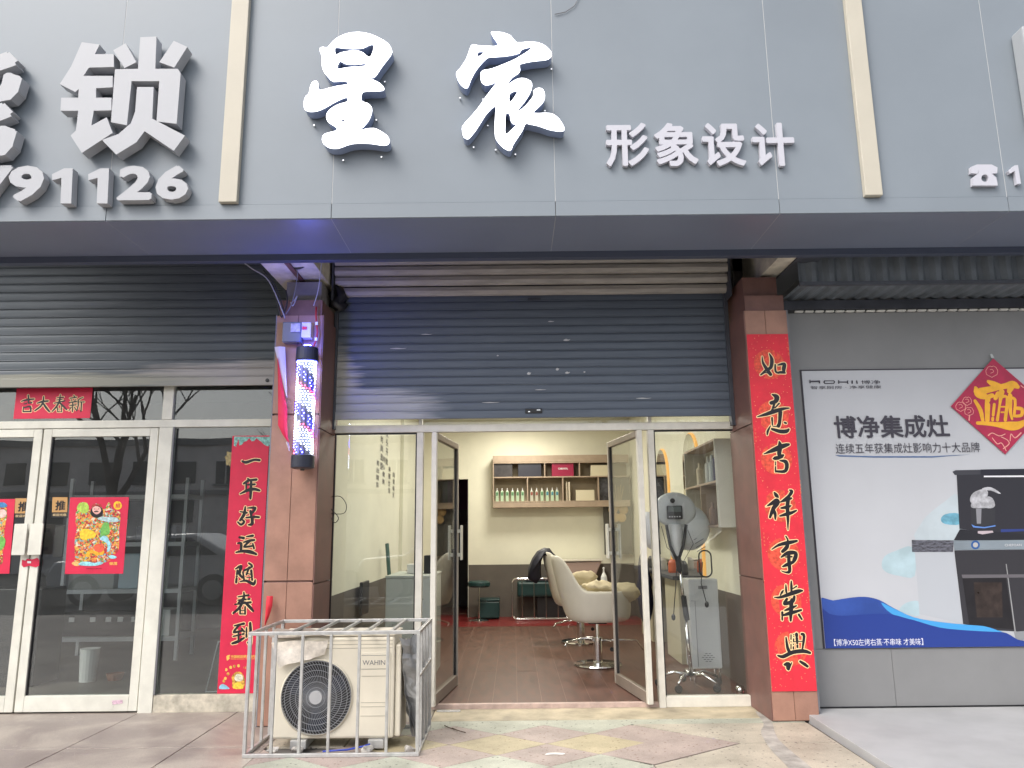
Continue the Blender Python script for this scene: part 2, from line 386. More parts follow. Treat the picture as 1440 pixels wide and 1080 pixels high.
# ================================================================== SETTING: ground
PZ = -.03      # pavement level outside the shop (inside floor is 0)
M_road = mat('asphalt', (.055, .055, .055), .9, 0, .25, 5, .5, 90)
o = struct('road', bx(-40, 40, -22, -7.6, -.30, -.16), M_road)
o = struct('ground', bx(-150, 150, -150, 60, -.6, -.31), mat('far ground', (.14, .13, .11), .9, 0, .2, 1))
def granite_mat():
    m = bpy.data.materials.new('worn purple grey granite'); m.use_nodes = True; nt = m.node_tree; b = nt.nodes['Principled BSDF']; L = nt.links
    g = N(nt, 'ShaderNodeNewGeometry')
    a = N(nt, 'ShaderNodeTexNoise'); a.inputs['Scale'].default_value = 1.6; a.inputs['Detail'].default_value = 8; a.inputs['Roughness'].default_value = .65; a.inputs['Distortion'].default_value = .6; L.new(g.outputs['Position'], a.inputs[0])
    r = N(nt, 'ShaderNodeValToRGB'); cr = r.color_ramp; cr.elements[0].position = .3; cr.elements[0].color = (.20, .168, .148, 1); cr.elements[1].position = .62; cr.elements[1].color = (.39, .345, .295, 1)
    e = cr.elements.new(.45); e.color = (.26, .218, .195, 1); L.new(a.outputs[0], r.inputs[0])
    f = N(nt, 'ShaderNodeTexNoise'); f.inputs['Scale'].default_value = 140; f.inputs['Detail'].default_value = 2; L.new(g.outputs['Position'], f.inputs[0])
    mx = N(nt, 'ShaderNodeMix', data_type='RGBA', blend_type='OVERLAY'); mx.inputs[0].default_value = .35; L.new(r.outputs[0], mx.inputs[6]); L.new(f.outputs[0], mx.inputs[7])
    # pale scratches and cracks
    v = N(nt, 'ShaderNodeTexVoronoi', feature='DISTANCE_TO_EDGE'); v.inputs['Scale'].default_value = 1.9; mp = N(nt, 'ShaderNodeMapping'); mp.inputs['Scale'].default_value = (1, .6, 1); mp.inputs['Rotation'].default_value = (0, 0, .6)
    ad = N(nt, 'ShaderNodeVectorMath', operation='ADD'); n3 = N(nt, 'ShaderNodeTexNoise'); n3.inputs['Scale'].default_value = 4; L.new(g.outputs['Position'], n3.inputs[0]); L.new(g.outputs['Position'], ad.inputs[0]); L.new(n3.outputs['Color'], ad.inputs[1])
    L.new(ad.outputs[0], mp.inputs[0]); L.new(mp.outputs[0], v.inputs[0])
    k = N(nt, 'ShaderNodeMapRange'); k.inputs[1].default_value = .004; k.inputs[2].default_value = .012; k.inputs[3].default_value = .55; k.inputs[4].default_value = 0; L.new(v.outputs[0], k.inputs[0])
    sg = N(nt, 'ShaderNodeMath', operation='MULTIPLY'); L.new(k.outputs[0], sg.inputs[0]); n4 = N(nt, 'ShaderNodeTexNoise'); n4.inputs['Scale'].default_value = 1.1; L.new(g.outputs['Position'], n4.inputs[0])
    k2 = N(nt, 'ShaderNodeMapRange'); k2.inputs[1].default_value = .5; k2.inputs[2].default_value = .62; L.new(n4.outputs[0], k2.inputs[0]); L.new(k2.outputs[0], sg.inputs[1])
    m2 = N(nt, 'ShaderNodeMix', data_type='RGBA'); L.new(sg.outputs[0], m2.inputs[0]); L.new(mx.outputs[2], m2.inputs[6]); m2.inputs[7].default_value = (.5, .44, .4, 1)
    L.new(m2.outputs[2], b.inputs['Base Color'])
    rr = N(nt, 'ShaderNodeMapRange'); rr.inputs[3].default_value = .25; rr.inputs[4].default_value = .55; L.new(a.outputs[0], rr.inputs[0]); L.new(rr.outputs[0], b.inputs['Roughness'])
    bu = N(nt, 'ShaderNodeBump'); bu.inputs['Strength'].default_value = .08; L.new(a.outputs[0], bu.inputs['Height']); L.new(bu.outputs[0], b.inputs['Normal'])
    return m
M_granite = granite_mat()
def terrazzo(name, c, chip, dens=.62):
    m = bpy.data.materials.new(name); m.use_nodes = True; nt = m.node_tree; b = nt.nodes['Principled BSDF']; L = nt.links
    g = N(nt, 'ShaderNodeNewGeometry')
    v = N(nt, 'ShaderNodeTexVoronoi'); v.inputs['Scale'].default_value = 30; v.inputs['Randomness'].default_value = 1; L.new(g.outputs['Position'], v.inputs[0])
    k = N(nt, 'ShaderNodeMapRange'); k.inputs[1].default_value = .16; k.inputs[2].default_value = .26; k.inputs[3].default_value = 1; k.inputs[4].default_value = 0; L.new(v.outputs['Distance'], k.inputs[0])
    s = N(nt, 'ShaderNodeSeparateColor'); L.new(v.outputs['Color'], s.inputs[0])
    gt = N(nt, 'ShaderNodeMath', operation='GREATER_THAN'); gt.inputs[1].default_value = dens; L.new(s.outputs[0], gt.inputs[0])
    mu = N(nt, 'ShaderNodeMath', operation='MULTIPLY'); L.new(k.outputs[0], mu.inputs[0]); L.new(gt.outputs[0], mu.inputs[1])
    n = N(nt, 'ShaderNodeTexNoise'); n.inputs['Scale'].default_value = 2.2; n.inputs['Detail'].default_value = 8; n.inputs['Roughness'].default_value = .7; L.new(g.outputs['Position'], n.inputs[0])
    r = N(nt, 'ShaderNodeValToRGB'); r.color_ramp.elements[0].position = .3; r.color_ramp.elements[1].position = .62
    r.color_ramp.elements[0].color = (*[q * .58 for q in c], 1); r.color_ramp.elements[1].color = (*c, 1); L.new(n.outputs[0], r.inputs[0])
    f = N(nt, 'ShaderNodeTexNoise'); f.inputs['Scale'].default_value = 190; f.inputs['Detail'].default_value = 1; L.new(g.outputs['Position'], f.inputs[0])
    m0 = N(nt, 'ShaderNodeMix', data_type='RGBA', blend_type='OVERLAY'); m0.inputs[0].default_value = .35; L.new(r.outputs[0], m0.inputs[6]); L.new(f.outputs[0], m0.inputs[7])
    mx = N(nt, 'ShaderNodeMix', data_type='RGBA'); L.new(mu.outputs[0], mx.inputs[0]); L.new(m0.outputs[2], mx.inputs[6]); mx.inputs[7].default_value = (*chip, 1)
    L.new(mx.outputs[2], b.inputs['Base Color']); b.inputs['Roughness'].default_value = .55
    bu = N(nt, 'ShaderNodeBump'); bu.inputs['Strength'].default_value = .1; L.new(n.outputs[0], bu.inputs['Height']); L.new(bu.outputs[0], b.inputs['Normal'])
    return m
T_beige = terrazzo('beige terrazzo', (.50, .45, .36), (.17, .15, .13))
T_green = terrazzo('greenish terrazzo', (.46, .47, .38), (.13, .14, .11))
T_pink = terrazzo('pinkish terrazzo', (.42, .34, .30), (.20, .13, .11), .5)
T_ochre = terrazzo('ochre terrazzo', (.48, .41, .26), (.26, .2, .11), .6)
T_sill = mat('dirty sill stone', (.42, .36, .25), .6, 0, .3, 4, .1, 50)

pav = struct('pavement', bx(-9, 9, -7.6, .02, -.30, PZ - .012), mat('mortar bed', (.13, .12, .11), .9, 0, .2, 6))
XE = -.63 ; XG = -1.60
def slab(x0, x1, y0, y1, m, z=PZ, g=.0035, name='slab'):
    z += random.uniform(-.0015, .0015)
    return obj(name, bx(x0 + g, x1 - g, y0 + g, y1 - g, PZ - .011, z), m, pav, bev=.002)
xs = [-9, -7.6, -6.35, -5.1, -4.0, -2.9, -2.14, XG]; ys = [-7.6, -6.5, -5.4, -4.3, -3.2, -2.1, -1.03, .015]
for j in range(len(ys) - 1):
    for i in range(len(xs) - 1):
        off = .0
        slab(xs[i], xs[i + 1], ys[j], ys[j + 1], M_granite)
# terrazzo field east of the granite, laid as diamonds
XR = 2.05
def poly_slab(pts, m, z=PZ, name='terrazzo_tile', g=.0025):
    cx = sum(p[0] for p in pts) / len(pts); cy = sum(p[1] for p in pts) / len(pts)
    q = []
    for x, y in pts:
        d = math.hypot(x - cx, y - cy); q.append((cx + (x - cx) * (1 - g / d), cy + (y - cy) * (1 - g / d)))
    a = sum(q[i][0] * q[(i + 1) % len(q)][1] - q[(i + 1) % len(q)][0] * q[i][1] for i in range(len(q)))
    if a < 0: q = q[::-1]
    bm = B(); A = [bm.verts.new((x, y, z)) for x, y in q]; C = [bm.verts.new((x, y, z - .008)) for x, y in q]
    bm.faces.new(A)
    for k in range(len(q)): bm.faces.new((A[k], C[k], C[(k + 1) % len(q)], A[(k + 1) % len(q)]))
    return obj(name, bm, m, pav)
slab(-.62, XR, -.40, .012, T_sill)
for a, b in ((-1.6, -1.1), (-1.1, -.62)): slab(a, b, -1.05, .012, T_beige); 
HX, HY = .315, .245
def clip(pts, x0, x1, y0, y1):
    for (ax, v, sg) in ((0, x0, 1), (0, x1, -1), (1, y0, 1), (1, y1, -1)):
        out = []
        for i in range(len(pts)):
            a, b = pts[i - 1], pts[i]; ia = (a[ax] - v) * sg > 1e-9; ib = (b[ax] - v) * sg > 1e-9
            if ia != ib: out.append(tuple(a[d] + (b[d] - a[d]) * (v - a[ax]) / (b[ax] - a[ax]) for d in (0, 1)))
            if ib: out.append(b)
        pts = out
        if len(pts) < 3: return []
    return pts
def dia(cx, cy): return [(cx - HX, cy), (cx, cy - HY), (cx + HX, cy), (cx, cy + HY)]
for row in range(0, 9):
    cy = -.785 - row * HY
    for c in range(-3, 3):
        cx = (.2 if row % 2 == 0 else -.115) + .63 * c
        if row <= 2 and cx > .6: continue
        if row >= 3 and cx > 1.9: continue
        if row % 2 == 1 and row <= 2 and cx > .55: continue
        pts = clip(dia(cx, cy), XG if cy < -1.2 else -1.06, XR - .02, -2.6, -.543)
        if row == 3: pts = clip(dia(cx, cy), XG, .80, -2.6, -1.2)
        if row == 4: pts = clip(dia(cx, cy), XG, .8, -2.6, -1.3)
        if row > 4: pts = clip(dia(cx, cy), XG, XR - .02, -2.6, -1.75)
        if pts: poly_slab(pts, T_pink if row % 2 == 0 else (T_ochre if row % 4 == 1 else T_green))
for x0 in (-.745, -.115, .515):                                    # green triangles along the door side
    pts = clip([(x0 - HX, -.54), (x0, -.785), (x0 + HX, -.54)], -1.06, XR, -2, -.5)
    poly_slab(pts, T_green)
poly_slab([(.515, -.785), (.80, -.556), (1.43, -1.06), (.785, -1.512), (.515, -1.275), (.83, -1.03)], T_pink)
poly_slab([(.83, -.545), (XR, -.545), (XR, -1.06), (1.44, -1.06)], T_beige)
poly_slab([(1.44, -1.065), (XR, -1.065), (XR, -1.74), (.83, -1.74), (.80, -1.52)], T_beige)
poly_slab([(-.62, -.405), (XR, -.405), (XR, -.54), (-.62, -.54)], T_green)
for a, b, m in ((-1.6, -1.06, T_beige), (-1.06, -.62, T_pink)): slab(a, b, -.56, -.405, m)
for j in range(5):
    for i in range(4): slab(XG + i * .9, XG + (i + 1) * .9 if i < 3 else XR, -2.6 - (j + 1), -2.6 - j, T_beige)
ramp_pts = [(2.085, -.33), (2.0, -7.5), (9, -7.5), (9, -.33)]
M_ramp = mat('pale cement', (.385, .385, .385), .5, 0, .08, 2.5, .06, 60)
bm = B(); A = [bm.verts.new((x, y, .015)) for x, y in ramp_pts]; C = [bm.verts.new((x, y, -.28)) for x, y in ramp_pts]
bm.faces.new(A)
for k in range(4): bm.faces.new((A[k], C[k], C[(k + 1) % 4], A[(k + 1) % 4]))
bmesh.ops.recalc_face_normals(bm, faces=bm.faces)
struct('raised_pavement', bm, M_ramp, bev=.004)
cpp = [onZ(u, v, PZ) for u, v in ((1062,1000),(1084,1013),(1092,1036),(1112,1056),(1140,1079),(1160,1100),(1128,1100),(1104,1075),(1082,1052),(1070,1030),(1074,1018))]
bm = B(); f_ = bm.faces.new([bm.verts.new((x, y, PZ + .0022)) for x, y in smoothpoly(cpp)]); bmesh.ops.recalc_face_normals(bm, faces=bm.faces)
if f_.normal.z < 0: f_.normal_flip()
obj('cement_patch', bm, mat('grey cement smear', (.36, .335, .30), .75, 0, .3, 9, .1, 50), pav)
# small pale spill and dead twig bits
single('paint_spill', sheet([smoothpoly([(0, 0), (.05, .012), (.1, 0), (.12, .03), (.06, .05), (.01, .035)])], 0), mat('dry white paint', (.75, .73, .7), .6), 'small dried white paint splash on the pinkish terrazzo in front of the door', 'paint splash')
po = bpy.data.objects['paint_spill']; po.rotation_euler = (R_(-90), 0, 0); po.location = (.24, -1.29, PZ + .0025)

# ================================================================== sign fascia above the shops
FY = -1.5; FZ = 3.375
fas = thing('sign_fascia', 'long grey composite panel sign fascia running above all the shopfronts', 'sign board', (0, FY, FZ))
joints = [-4.3, -2.70, -1.195, .303, 1.80, 3.33, 4.85]
for a, b in zip(joints, joints[1:]):
    obj('panel', bx(a + .0018, b - .0018, FY, FY + .03, 3.4795, 6.2), M_fascia, fas, bev=.0015)
    obj('edge_strip', bx(a + .0018, b - .0018, FY - .006, FY + .03, FZ, 3.477), M_fascia, fas, bev=.0015)
    obj('soffit_panel', bx(a + .0018, b - .0018, FY + .004, -.86, FZ - .004, FZ + .02), M_soffit, fas)
    obj('joint_bead', bx(a - .0016, a + .0016, FY + .001, FY + .004, 3.4795, 6.2), mat('pale silicone', (.5, .5, .5), .6), fas)
for a in joints[1:-1]:
    obj('soffit_joint', bx(a - .0016, a + .0016, FY + .004, -.86, FZ - .003, FZ), MATS['pale silicone'], fas)
obj('rear_trim', bx(-4.3, 4.85, -.86, -.80, 3.322, 3.42), mat('dark steel trim', (.085, .10, .145), .4, .2), fas, bev=.002)
obj('roof_cap', bx(-4.3, 4.85, FY - .02, .4, 6.2, 6.26), M_fascia, fas)
for k, (a, b) in enumerate(((-1.94, -1.818), (2.365, 2.48))):
    obj('divider_strip', bx(a, b, FY - .045, FY - .001, 3.482, 6.2), M_tan, fas, bev=.004)
# dangling thin cable at the top edge
bm = B(); tube(bm, [(*[onY(u, v, FY - .01)[0]], FY - .01, onY(u, v, FY - .01)[1]) for u, v in ((780, 20), (795, 17), (808, 8), (815, -6), (818, -30))], .003, 5)
single('thin_cable', bm, M_wire, 'thin dark cable hanging over the top of the sign fascia at the panel joint', 'cable')

# ---------------- sign characters
M_lit = mat('lit acrylic face', (.9, .92, 1), .4, emis=(.93, .95, 1), estr=1.9)
M_litside = mat('glow tinted metal return', (.26, .32, .48), .35, .2)  # bluish halo of the lit face put into the return colour
def inset(p, d):
    """pull an outline in by d (out when d < 0)"""
    n = len(p); A = sum(p[k][0] * p[(k + 1) % n][1] - p[(k + 1) % n][0] * p[k][1] for k in range(n)); sg = 1 if A > 0 else -1; out = []
    for i in range(n):
        a, b, c = p[i - 1], p[i], p[(i + 1) % n]; tx, ty = c[0] - a[0], c[1] - a[1]; l = math.hypot(tx, ty) or 1
        out.append((b[0] - sg * ty / l * d, b[1] + sg * tx / l * d))
    return out
def lit_char(zf, outer, holes, label, bolts):
    y1 = FY - .105
    outer = inset(outer, 4.5); holes = [inset(h, -3.5) for h in holes]
    O = smoothpoly(outer, 2); P = [zf(x, y) for x, y in O]; H = [[zf(x, y) for x, y in smoothpoly(h, 2)] for h in holes]
    xs_ = [p[0] for p in P]; zs = [p[1] for p in P]
    t = thing('illuminated_sign_character', label, 'sign letter', ((min(xs_) + max(xs_)) / 2, FY, min(zs)), group='glowing calligraphy characters of the shop name')
    raw = union([P], H)
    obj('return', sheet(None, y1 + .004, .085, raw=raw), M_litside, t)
    # face, a hair in front and slightly smaller is not needed: same outline
    obj('face', sheet(None, y1, .0035, raw=raw), M_lit, t)
    for (x, y) in bolts:
        q = zf(x, y); bm = B(); tube(bm, [(q[0], y1 + .08, q[1]), (q[0], FY - .001, q[1])], .006, 6)
        obj('bolt', bm, M_chrome, t)
    return t
z1 = zoomY(FY - .105, 415, 30, 5.4)
star = [(330,112),(400,85),(480,76),(560,88),(640,120),(710,165),(738,215),(735,252),(700,300),(660,352),(625,405),(600,430),(570,432),(600,441),(650,468),(680,505),(665,530),(600,535),(515,540),(508,600),(550,615),(585,650),(585,700),(560,760),(520,805),(487,828),(530,812),(600,806),(650,828),(700,863),(722,905),(705,940),(660,946),(600,936),(520,930),(430,935),(370,955),(320,970),(260,965),(215,935),(200,900),(210,860),(250,840),(300,828),(316,815),(290,795),(250,770),(232,730),(240,690),(280,650),(340,620),(392,606),(393,582),(350,595),(290,625),(230,660),(170,685),(110,690),(70,670),(60,620),(75,568),(100,545),(108,500),(130,455),(165,448),(180,475),(186,518),(240,505),(320,485),(393,474),(393,463),(350,458),(290,462),(255,435),(215,385),(198,330),(200,270),(185,230),(185,200),(210,190),(245,193),(275,155)]
lit_char(z1, star, [[(305,202),(350,205),(440,212),(520,205),(560,185),(590,180),(592,205),(580,245),(562,270),(520,235),(470,218),(400,222),(340,235),(312,250)], [(340,305),(380,325),(450,331),(520,324),(538,317),(520,336),(440,341),(370,350),(322,358)], [(345,748),(378,743),(368,758)]],
         'big glowing white brush character, left one of the two lit ones, star meaning', [(120, 740), (345, 1010), (640, 985), (665, 405), (600, 700), (275, 495)])
z2 = zoomY(FY - .105, 630, 30, 5.4)
chen = [(322,84),(350,74),(420,80),(480,105),(522,155),(600,150),(680,155),(740,180),(785,225),(790,262),(765,290),(720,300),(640,308),(560,325),(548,335),(552,370),(535,400),(490,430),(455,478),(490,450),(530,430),(580,427),(630,450),(643,490),(625,550),(580,620),(528,682),(560,660),(610,610),(645,560),(648,520),(690,500),(725,515),(740,560),(730,610),(690,655),(650,692),(740,690),(800,700),(850,740),(885,800),(880,835),(830,838),(760,825),(690,800),(620,785),(590,780),(570,830),(530,890),(495,945),(485,975),(460,985),(420,965),(380,925),(355,880),(350,800),(355,700),(360,645),(300,700),(260,760),(215,830),(170,885),(145,898),(115,880),(105,840),(105,795),(150,740),(220,660),(290,560),(350,482),(372,462),(330,482),(280,487),(250,460),(243,420),(246,385),(270,365),(330,355),(420,320),(500,285),(548,258),(600,225),(636,198),(590,208),(557,222),(543,245),(480,262),(420,270),(350,275),(310,277),(270,310),(220,370),(180,440),(160,495),(140,512),(110,500),(80,465),(62,420),(60,385),(90,350),(130,290),(150,240),(170,185),(195,170),(230,178),(300,182),(378,180),(345,130)]
lit_char(z2, chen, [[(230,235),(270,233),(230,266)], [(470,555),(500,535),(525,530),(500,575),(470,612)], [(443,700),(465,706),(472,750),(490,780),(518,783),(480,820),(440,855),(438,780)]],
         'big glowing white brush character under a roof radical, nearer the middle of the sign', [(85, 530), (262, 540), (190, 910), (360, 930), (512, 965), (740, 630), (790, 308), (298, 742)])

def poly_char(name, polys, y_front, depth, m, label, cat, group=None, holes=()):
    raw = union(polys, holes)
    return single(name, sheet(None, y_front, depth, raw=raw), m, label, cat, group)
zs3 = zoomY(FY - .11, 0, 0, 3.0)
lock = [
 [(345,178),(420,188),(400,228),(480,228),(480,282),(375,285),(352,320),(475,320),(475,368),(405,372),(405,412),(470,412),(470,465),(395,467),(385,530),(450,495),(475,560),(345,645),(298,572),(320,550),(330,467),(255,467),(258,412),(330,412),(332,375),(318,388),(252,355),(300,280)],
 [(478,212),(530,182),(575,262),(525,287)],
 [(592,157),(660,154),(655,290),(750,290),(762,310),(745,522),(660,512),(672,342),(555,342),(535,528),(468,515),(485,292),(582,290)],
 [(733,172),(790,198),(735,285),(672,262)],
 [(578,367),(648,367),(642,500),(780,572),(733,636),(610,553),(575,600),(490,652),(430,590),(500,565),(552,520),(570,470)]]
poly_char('sign_character', [[zs3(x, y) for x, y in p] for p in lock], FY - .11, .085, M_lettergrey, 'thick raised grey white character meaning lock, above the phone digits', 'sign letter', 'raised grey white characters of the locksmith sign')
# 能 at the very left, only its right end is in view
a, b = onY(-150, 62, FY - .11), onY(19, 222, FY - .11)
single('sign_character', text_bm('能', a[0], b[0], b[1], a[1], FY - .11, .035, .085), M_lettergrey, 'thick raised character cut off by the left edge of the picture', 'sign letter', 'raised grey white characters of the locksmith sign')
for ch, u0, u1, lab in (('7', -30, 12, 'raised digit 7 cut by the left edge, before the digit 9'), ('9', 14, 58, 'raised digit 9 in the phone number, left of the two ones'), ('1', 73, 103, 'raised digit 1 just right of the digit 9'), ('1', 124, 154, 'raised digit 1 just left of the digit 2'), ('2', 168, 212, 'raised digit 2 between the digit 1 and the digit 6'), ('6', 221, 263, 'raised digit 6 ending the phone number beside the cream strip')):
    if ch == '1':
        zd = zoomY(FY - .075, 0, 0, 3.0); dx = u0 * 3 - 217
        poly_char('sign_digit', [[zd(x + dx, y) for x, y in ((217, 735), (268, 710), (305, 710), (298, 858), (253, 858), (257, 750), (218, 760))]], FY - .075, .065, M_lettergrey, lab, 'sign digit', 'raised digits of the phone number'); continue
    a, b = onY(u0, 233, FY - .075), onY(u1, 286, FY - .075)
    single('sign_digit', text_bm(ch, a[0], b[0], max(b[1], 3.487), a[1], FY - .075, .040, .065), M_lettergrey, lab, 'sign digit', 'raised digits of the phone number')
for ch, u0, u1, lab in (('形', 851, 914, 'first small white character of the line beside the lit name'), ('象', 919, 983, 'second small white character, with the many slanting strokes'), ('设', 986, 1050, 'third small white character, before the last one'), ('计', 1056, 1120, 'last small white character nearest the right cream strip')):
    a, b = onY(u0, 173, FY - .035), onY(u1, 233, FY - .035)
    single('sign_character', text_bm(ch, a[0], b[0], b[1], a[1], FY - .035, .024, .03), M_letterwhite, lab, 'sign letter', 'small white characters on the sign')
# telephone mark and digit at the right
ph = zoomY(FY - .03, 1340, 0, 3.857)
hs = [(98,905),(130,892),(210,892),(242,908),(240,940),(205,942),(200,925),(140,925),(135,942),(98,938)]
bd = [(145,912),(200,912),(208,940),(236,962),(244,1006),(108,1006),(108,962),(138,940)]
poly_char('telephone_mark', [[ph(*p) for p in hs], [ph(*p) for p in bd]], FY - .03, .028, M_letterwhite, 'white raised telephone symbol near the right edge of the sign', 'sign symbol', holes=[[ph(174 + 20 * math.cos(k * .4), 966 + 20 * math.sin(k * .4)) for k in range(15)]])
poly_char('sign_digit', [[ph(*p) for p in ((300, 928), (334, 897), (353, 895), (370, 996), (348, 998), (336, 926), (310, 942))]], FY - .03, .028, M_letterwhite, 'small white digit 1 right of the telephone symbol', 'sign digit')
a, b = onY(1437, 36, FY - .13), onY(1600, 166, FY - .13)
bm = bx(a[0], b[0], FY - .13, FY - .01, b[1], a[1]); 
single('sign_character', bm, mat('pale grey metal letter', (.36, .38, .40), .4), 'edge of a large deep raised letter at the right border above the telephone symbol', 'sign letter', bev=.01)

# ================================================================== structure behind and beside
bldg = thing('shop_building', 'two storey shop row building carrying the grey sign', 'building', (0, .1, 0))
obj('ceiling_slab', bx(-9, 9, -.80, 7.2, 3.85, 4.0), M_concrete, bldg)
obj('upper_wall', bx(-9, 9, .14, .30, 3.55, 6.2), M_concrete, bldg)
obj('party_wall', bx(-1.83, -1.545, .14, 7.0, -.3, 3.85), M_concrete, bldg)
obj('party_wall', bx(1.96, 2.2, .14, 7.0, -.3, 3.85), M_concrete, bldg)
obj('roof', bx(-9, 9, -.0, 7.2, 6.26, 6.4), M_concrete, bldg)

def pillar(x0, x1, yf, label, splits, xs_):
    t = thing('stone_clad_pillar', label, 'pillar', ((x0 + x1) / 2, yf, PZ), group='brown stone pillars between the shops')
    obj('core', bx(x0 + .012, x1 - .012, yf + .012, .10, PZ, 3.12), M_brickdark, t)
    zz = [PZ] + splits + [3.0]
    xx = [x0] + xs_ + [x1]
    for a, b in zip(zz, zz[1:]):
        for c, d in zip(xx, xx[1:]):
            yy = yf + random.uniform(-.001, .001)
            obj('stone_panel', bx(c + .0015, d - .0015, yy, yf + .011, a + .007, b - .007), M_brick, t, bev=.002)
    return t
PL = pillar(-1.835, -1.475, -.52, 'brown stone clad pillar left of the open shop, behind the barber pole', [.97, 2.21], [-1.665])
PR = pillar(1.826, 2.155, -.52, 'brown stone clad pillar right of the open shop, behind the red couplet', [.93, 2.05], [1.985])
for t, x0, x1 in ((PL, -1.475, -1.467), (PR, 1.818, 1.826)):
    for a, b in ((PZ, .95), (.95, 2.1), (2.1, 3.0)):
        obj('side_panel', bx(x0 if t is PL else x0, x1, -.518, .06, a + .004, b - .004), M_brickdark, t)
obj('side_panel', bx(-1.843, -1.835, -.518, .06, PZ, 3.0), mat('grey cement edge', (.22, .22, .24), .8, 0, .15, 8), PL)
obj('side_panel', bx(2.155, 2.172, -.50, -.3, .02, 3.0), MATS['grey cement edge'], PR)
def beam(x0, x1, z, m, label, y0=-.80, z1=None):
    return single('overhead_beam', bx(x0, x1, y0, .1, z, z1 or z + .5), m, label, 'beam', bev=.004)
M_wcp = mat('weathered cream paint', (.58, .54, .44), .7, 0, .2, 8, .1, 40)
beam(2.172, 2.36, 3.322, M_slate, 'dark steel beam running back above the right pillar', -.798, 3.8)
beam(2.03, 2.17, 3.33, M_wcp, 'weathered cream beam beside the dark beam above the right pillar', -.798, 3.8)
beam(-1.90, -1.719, 3.33, mat('pinkish cream paint', (.60, .55, .52), .7, 0, .16, 8, .1, 40), 'wide pinkish cream beam running back above the left pillar', -.798, 3.8)
beam(-1.717, -1.68, 3.322, M_brickdark, 'narrow brown beam between the cream beams above the left pillar', -.798, 3.8)
beam(-1.678, -1.50, 3.335, M_wcp, 'narrow cream beam above the left pillar next to the shutter roll', -.798, 3.8)
single('pillar_head', bx(-1.80, -1.52, -.42, .09, 3.125, 3.30), M_concrete, 'dark concrete stub carrying the beams on top of the left pillar', 'pillar head')
single('pillar_head', bx(1.86, 2.13, -.42, .09, 3.125, 3.30), M_brickdark, 'dark brown stub carrying the beams on top of the right pillar', 'pillar head')
# ---------------- roller shutters
def shutter(label, x0, x1, zbot, ztop, y, m, pitch=.072, rail=.065, railm=None):
    t = thing('roller_shutter', label, 'roller shutter', ((x0 + x1) / 2, y, zbot), group='metal roller shutters over the shopfronts')
    prof = [(.001, .0), (-.003, .002), (-.0034, .006), (-.0018, .010), (-.0028, .018), (-.0034, .036), (-.0028, .054), (-.001, .062), (.001, .0665), (.003, .0715), (.008, .0715), (.008, .0)]
    k = pitch / .072
    bm = B(); prism(bm, [(y + p[0], zbot + rail + p[1] * k) for p in prof], x0, x1)
    s = obj('slat', bm, m, t)
    n = int((ztop - zbot - rail) / pitch)
    for i in range(1, n): inst(s, 'slat', t, (0, random.uniform(-.0012, .0012), i * pitch))
    obj('bottom_rail', bx(x0, x1, y - .016, y + .012, zbot, zbot + rail - .001), railm or m, t, bev=.004)
    for xx in (x0 - .02, x1 - .012): obj('guide_rail', bx(xx, xx + .032, y - .03, y + .03, zbot - .08, ztop), M_slate, t, bev=.003)
    return t
SC = shutter('half raised blue grey roller shutter above the open glass doors', -1.462, 1.80, 2.226, 3.30, -.09, M_slatC)
obj('lock_handle', bx(.105, .245, -.118, -.105, 2.262, 2.300), M_black, SC, bev=.004)
obj('handle_slot', bx(.130, .145, -.121, -.1185, 2.270, 2.278), M_chrome, SC); obj('handle_slot', bx(.20, .23, -.121, -.1185, 2.284, 2.290), M_chrome, SC)
obj('top_label', bx(.14, .25, -.107, -.1045, 3.225, 3.245), M_slate, SC)
SL = shutter('old grey roller shutter over the left neighbouring shop', -8.0, -1.865, 2.522, 3.8, -.09, M_slatL, .075, .075)
for k, (u, v, a, b) in enumerate(((775, 452, 9, 1.5), (797, 478, 10, 3), (784, 519, 5, 4), (798, 524, 7, 3), (744, 525, 6, 4), (752, 421, 14, 2), (822, 523, 3, 2), (700, 500, 3, 2), (690, 566, 26, 1.4), (760, 548, 16, 1.2), (905, 560, 22, 1.3), (600, 470, 16, 1.2), (560, 490, 24, 1.6))):
    obj('paint_chip', sheet([smoothpoly([onY(u + dx * a / 2, v + dy * b / 2, -.0975) for dx, dy in ((-1, .3), (-.2, -1), (.5, -.3), (1, -.8), (.6, .6), (-.3, 1))])], -.0975), mat('bare pale metal', (.55, .55, .56), .5), SC)
bm = B(); lathe(bm, [(.004, -.001), (.016, 0), (.016, .006), (.004, .008)], (-2.02, -.113, 2.56), 10, 'Y'); obj('rivet', bm, M_black, SL)
# the rolled up drum of the centre shutter
t = thing('shutter_roll', 'dusty beige rolled shutter drum above the blue grey shutter', 'shutter roll', (.17, -.2, 3.25))
for i, (z, yy) in enumerate(((3.258, -.17), (3.335, -.215), (3.415, -.245), (3.495, -.25), (3.575, -.23), (3.65, -.19))):
    bm = B(); prism(bm, [(yy + .03, z), (yy, z + .006), (yy - .012, z + .035), (yy - .006, z + .068), (yy + .008, z + .0745), (yy + .03, z + .0745)], -1.462, 1.80)
    obj('slat', bm, M_roll, t)
bm = B(); tube(bm, [(-1.47, -.10, 3.5), (1.80, -.10, 3.5)], .10, 16); obj('axle_drum', bm, M_roll, t)
for xx in (-1.478, 1.803): obj('end_bracket', bx(xx, xx + .012, -.27, .05, 3.2, 3.75), M_slate, t)

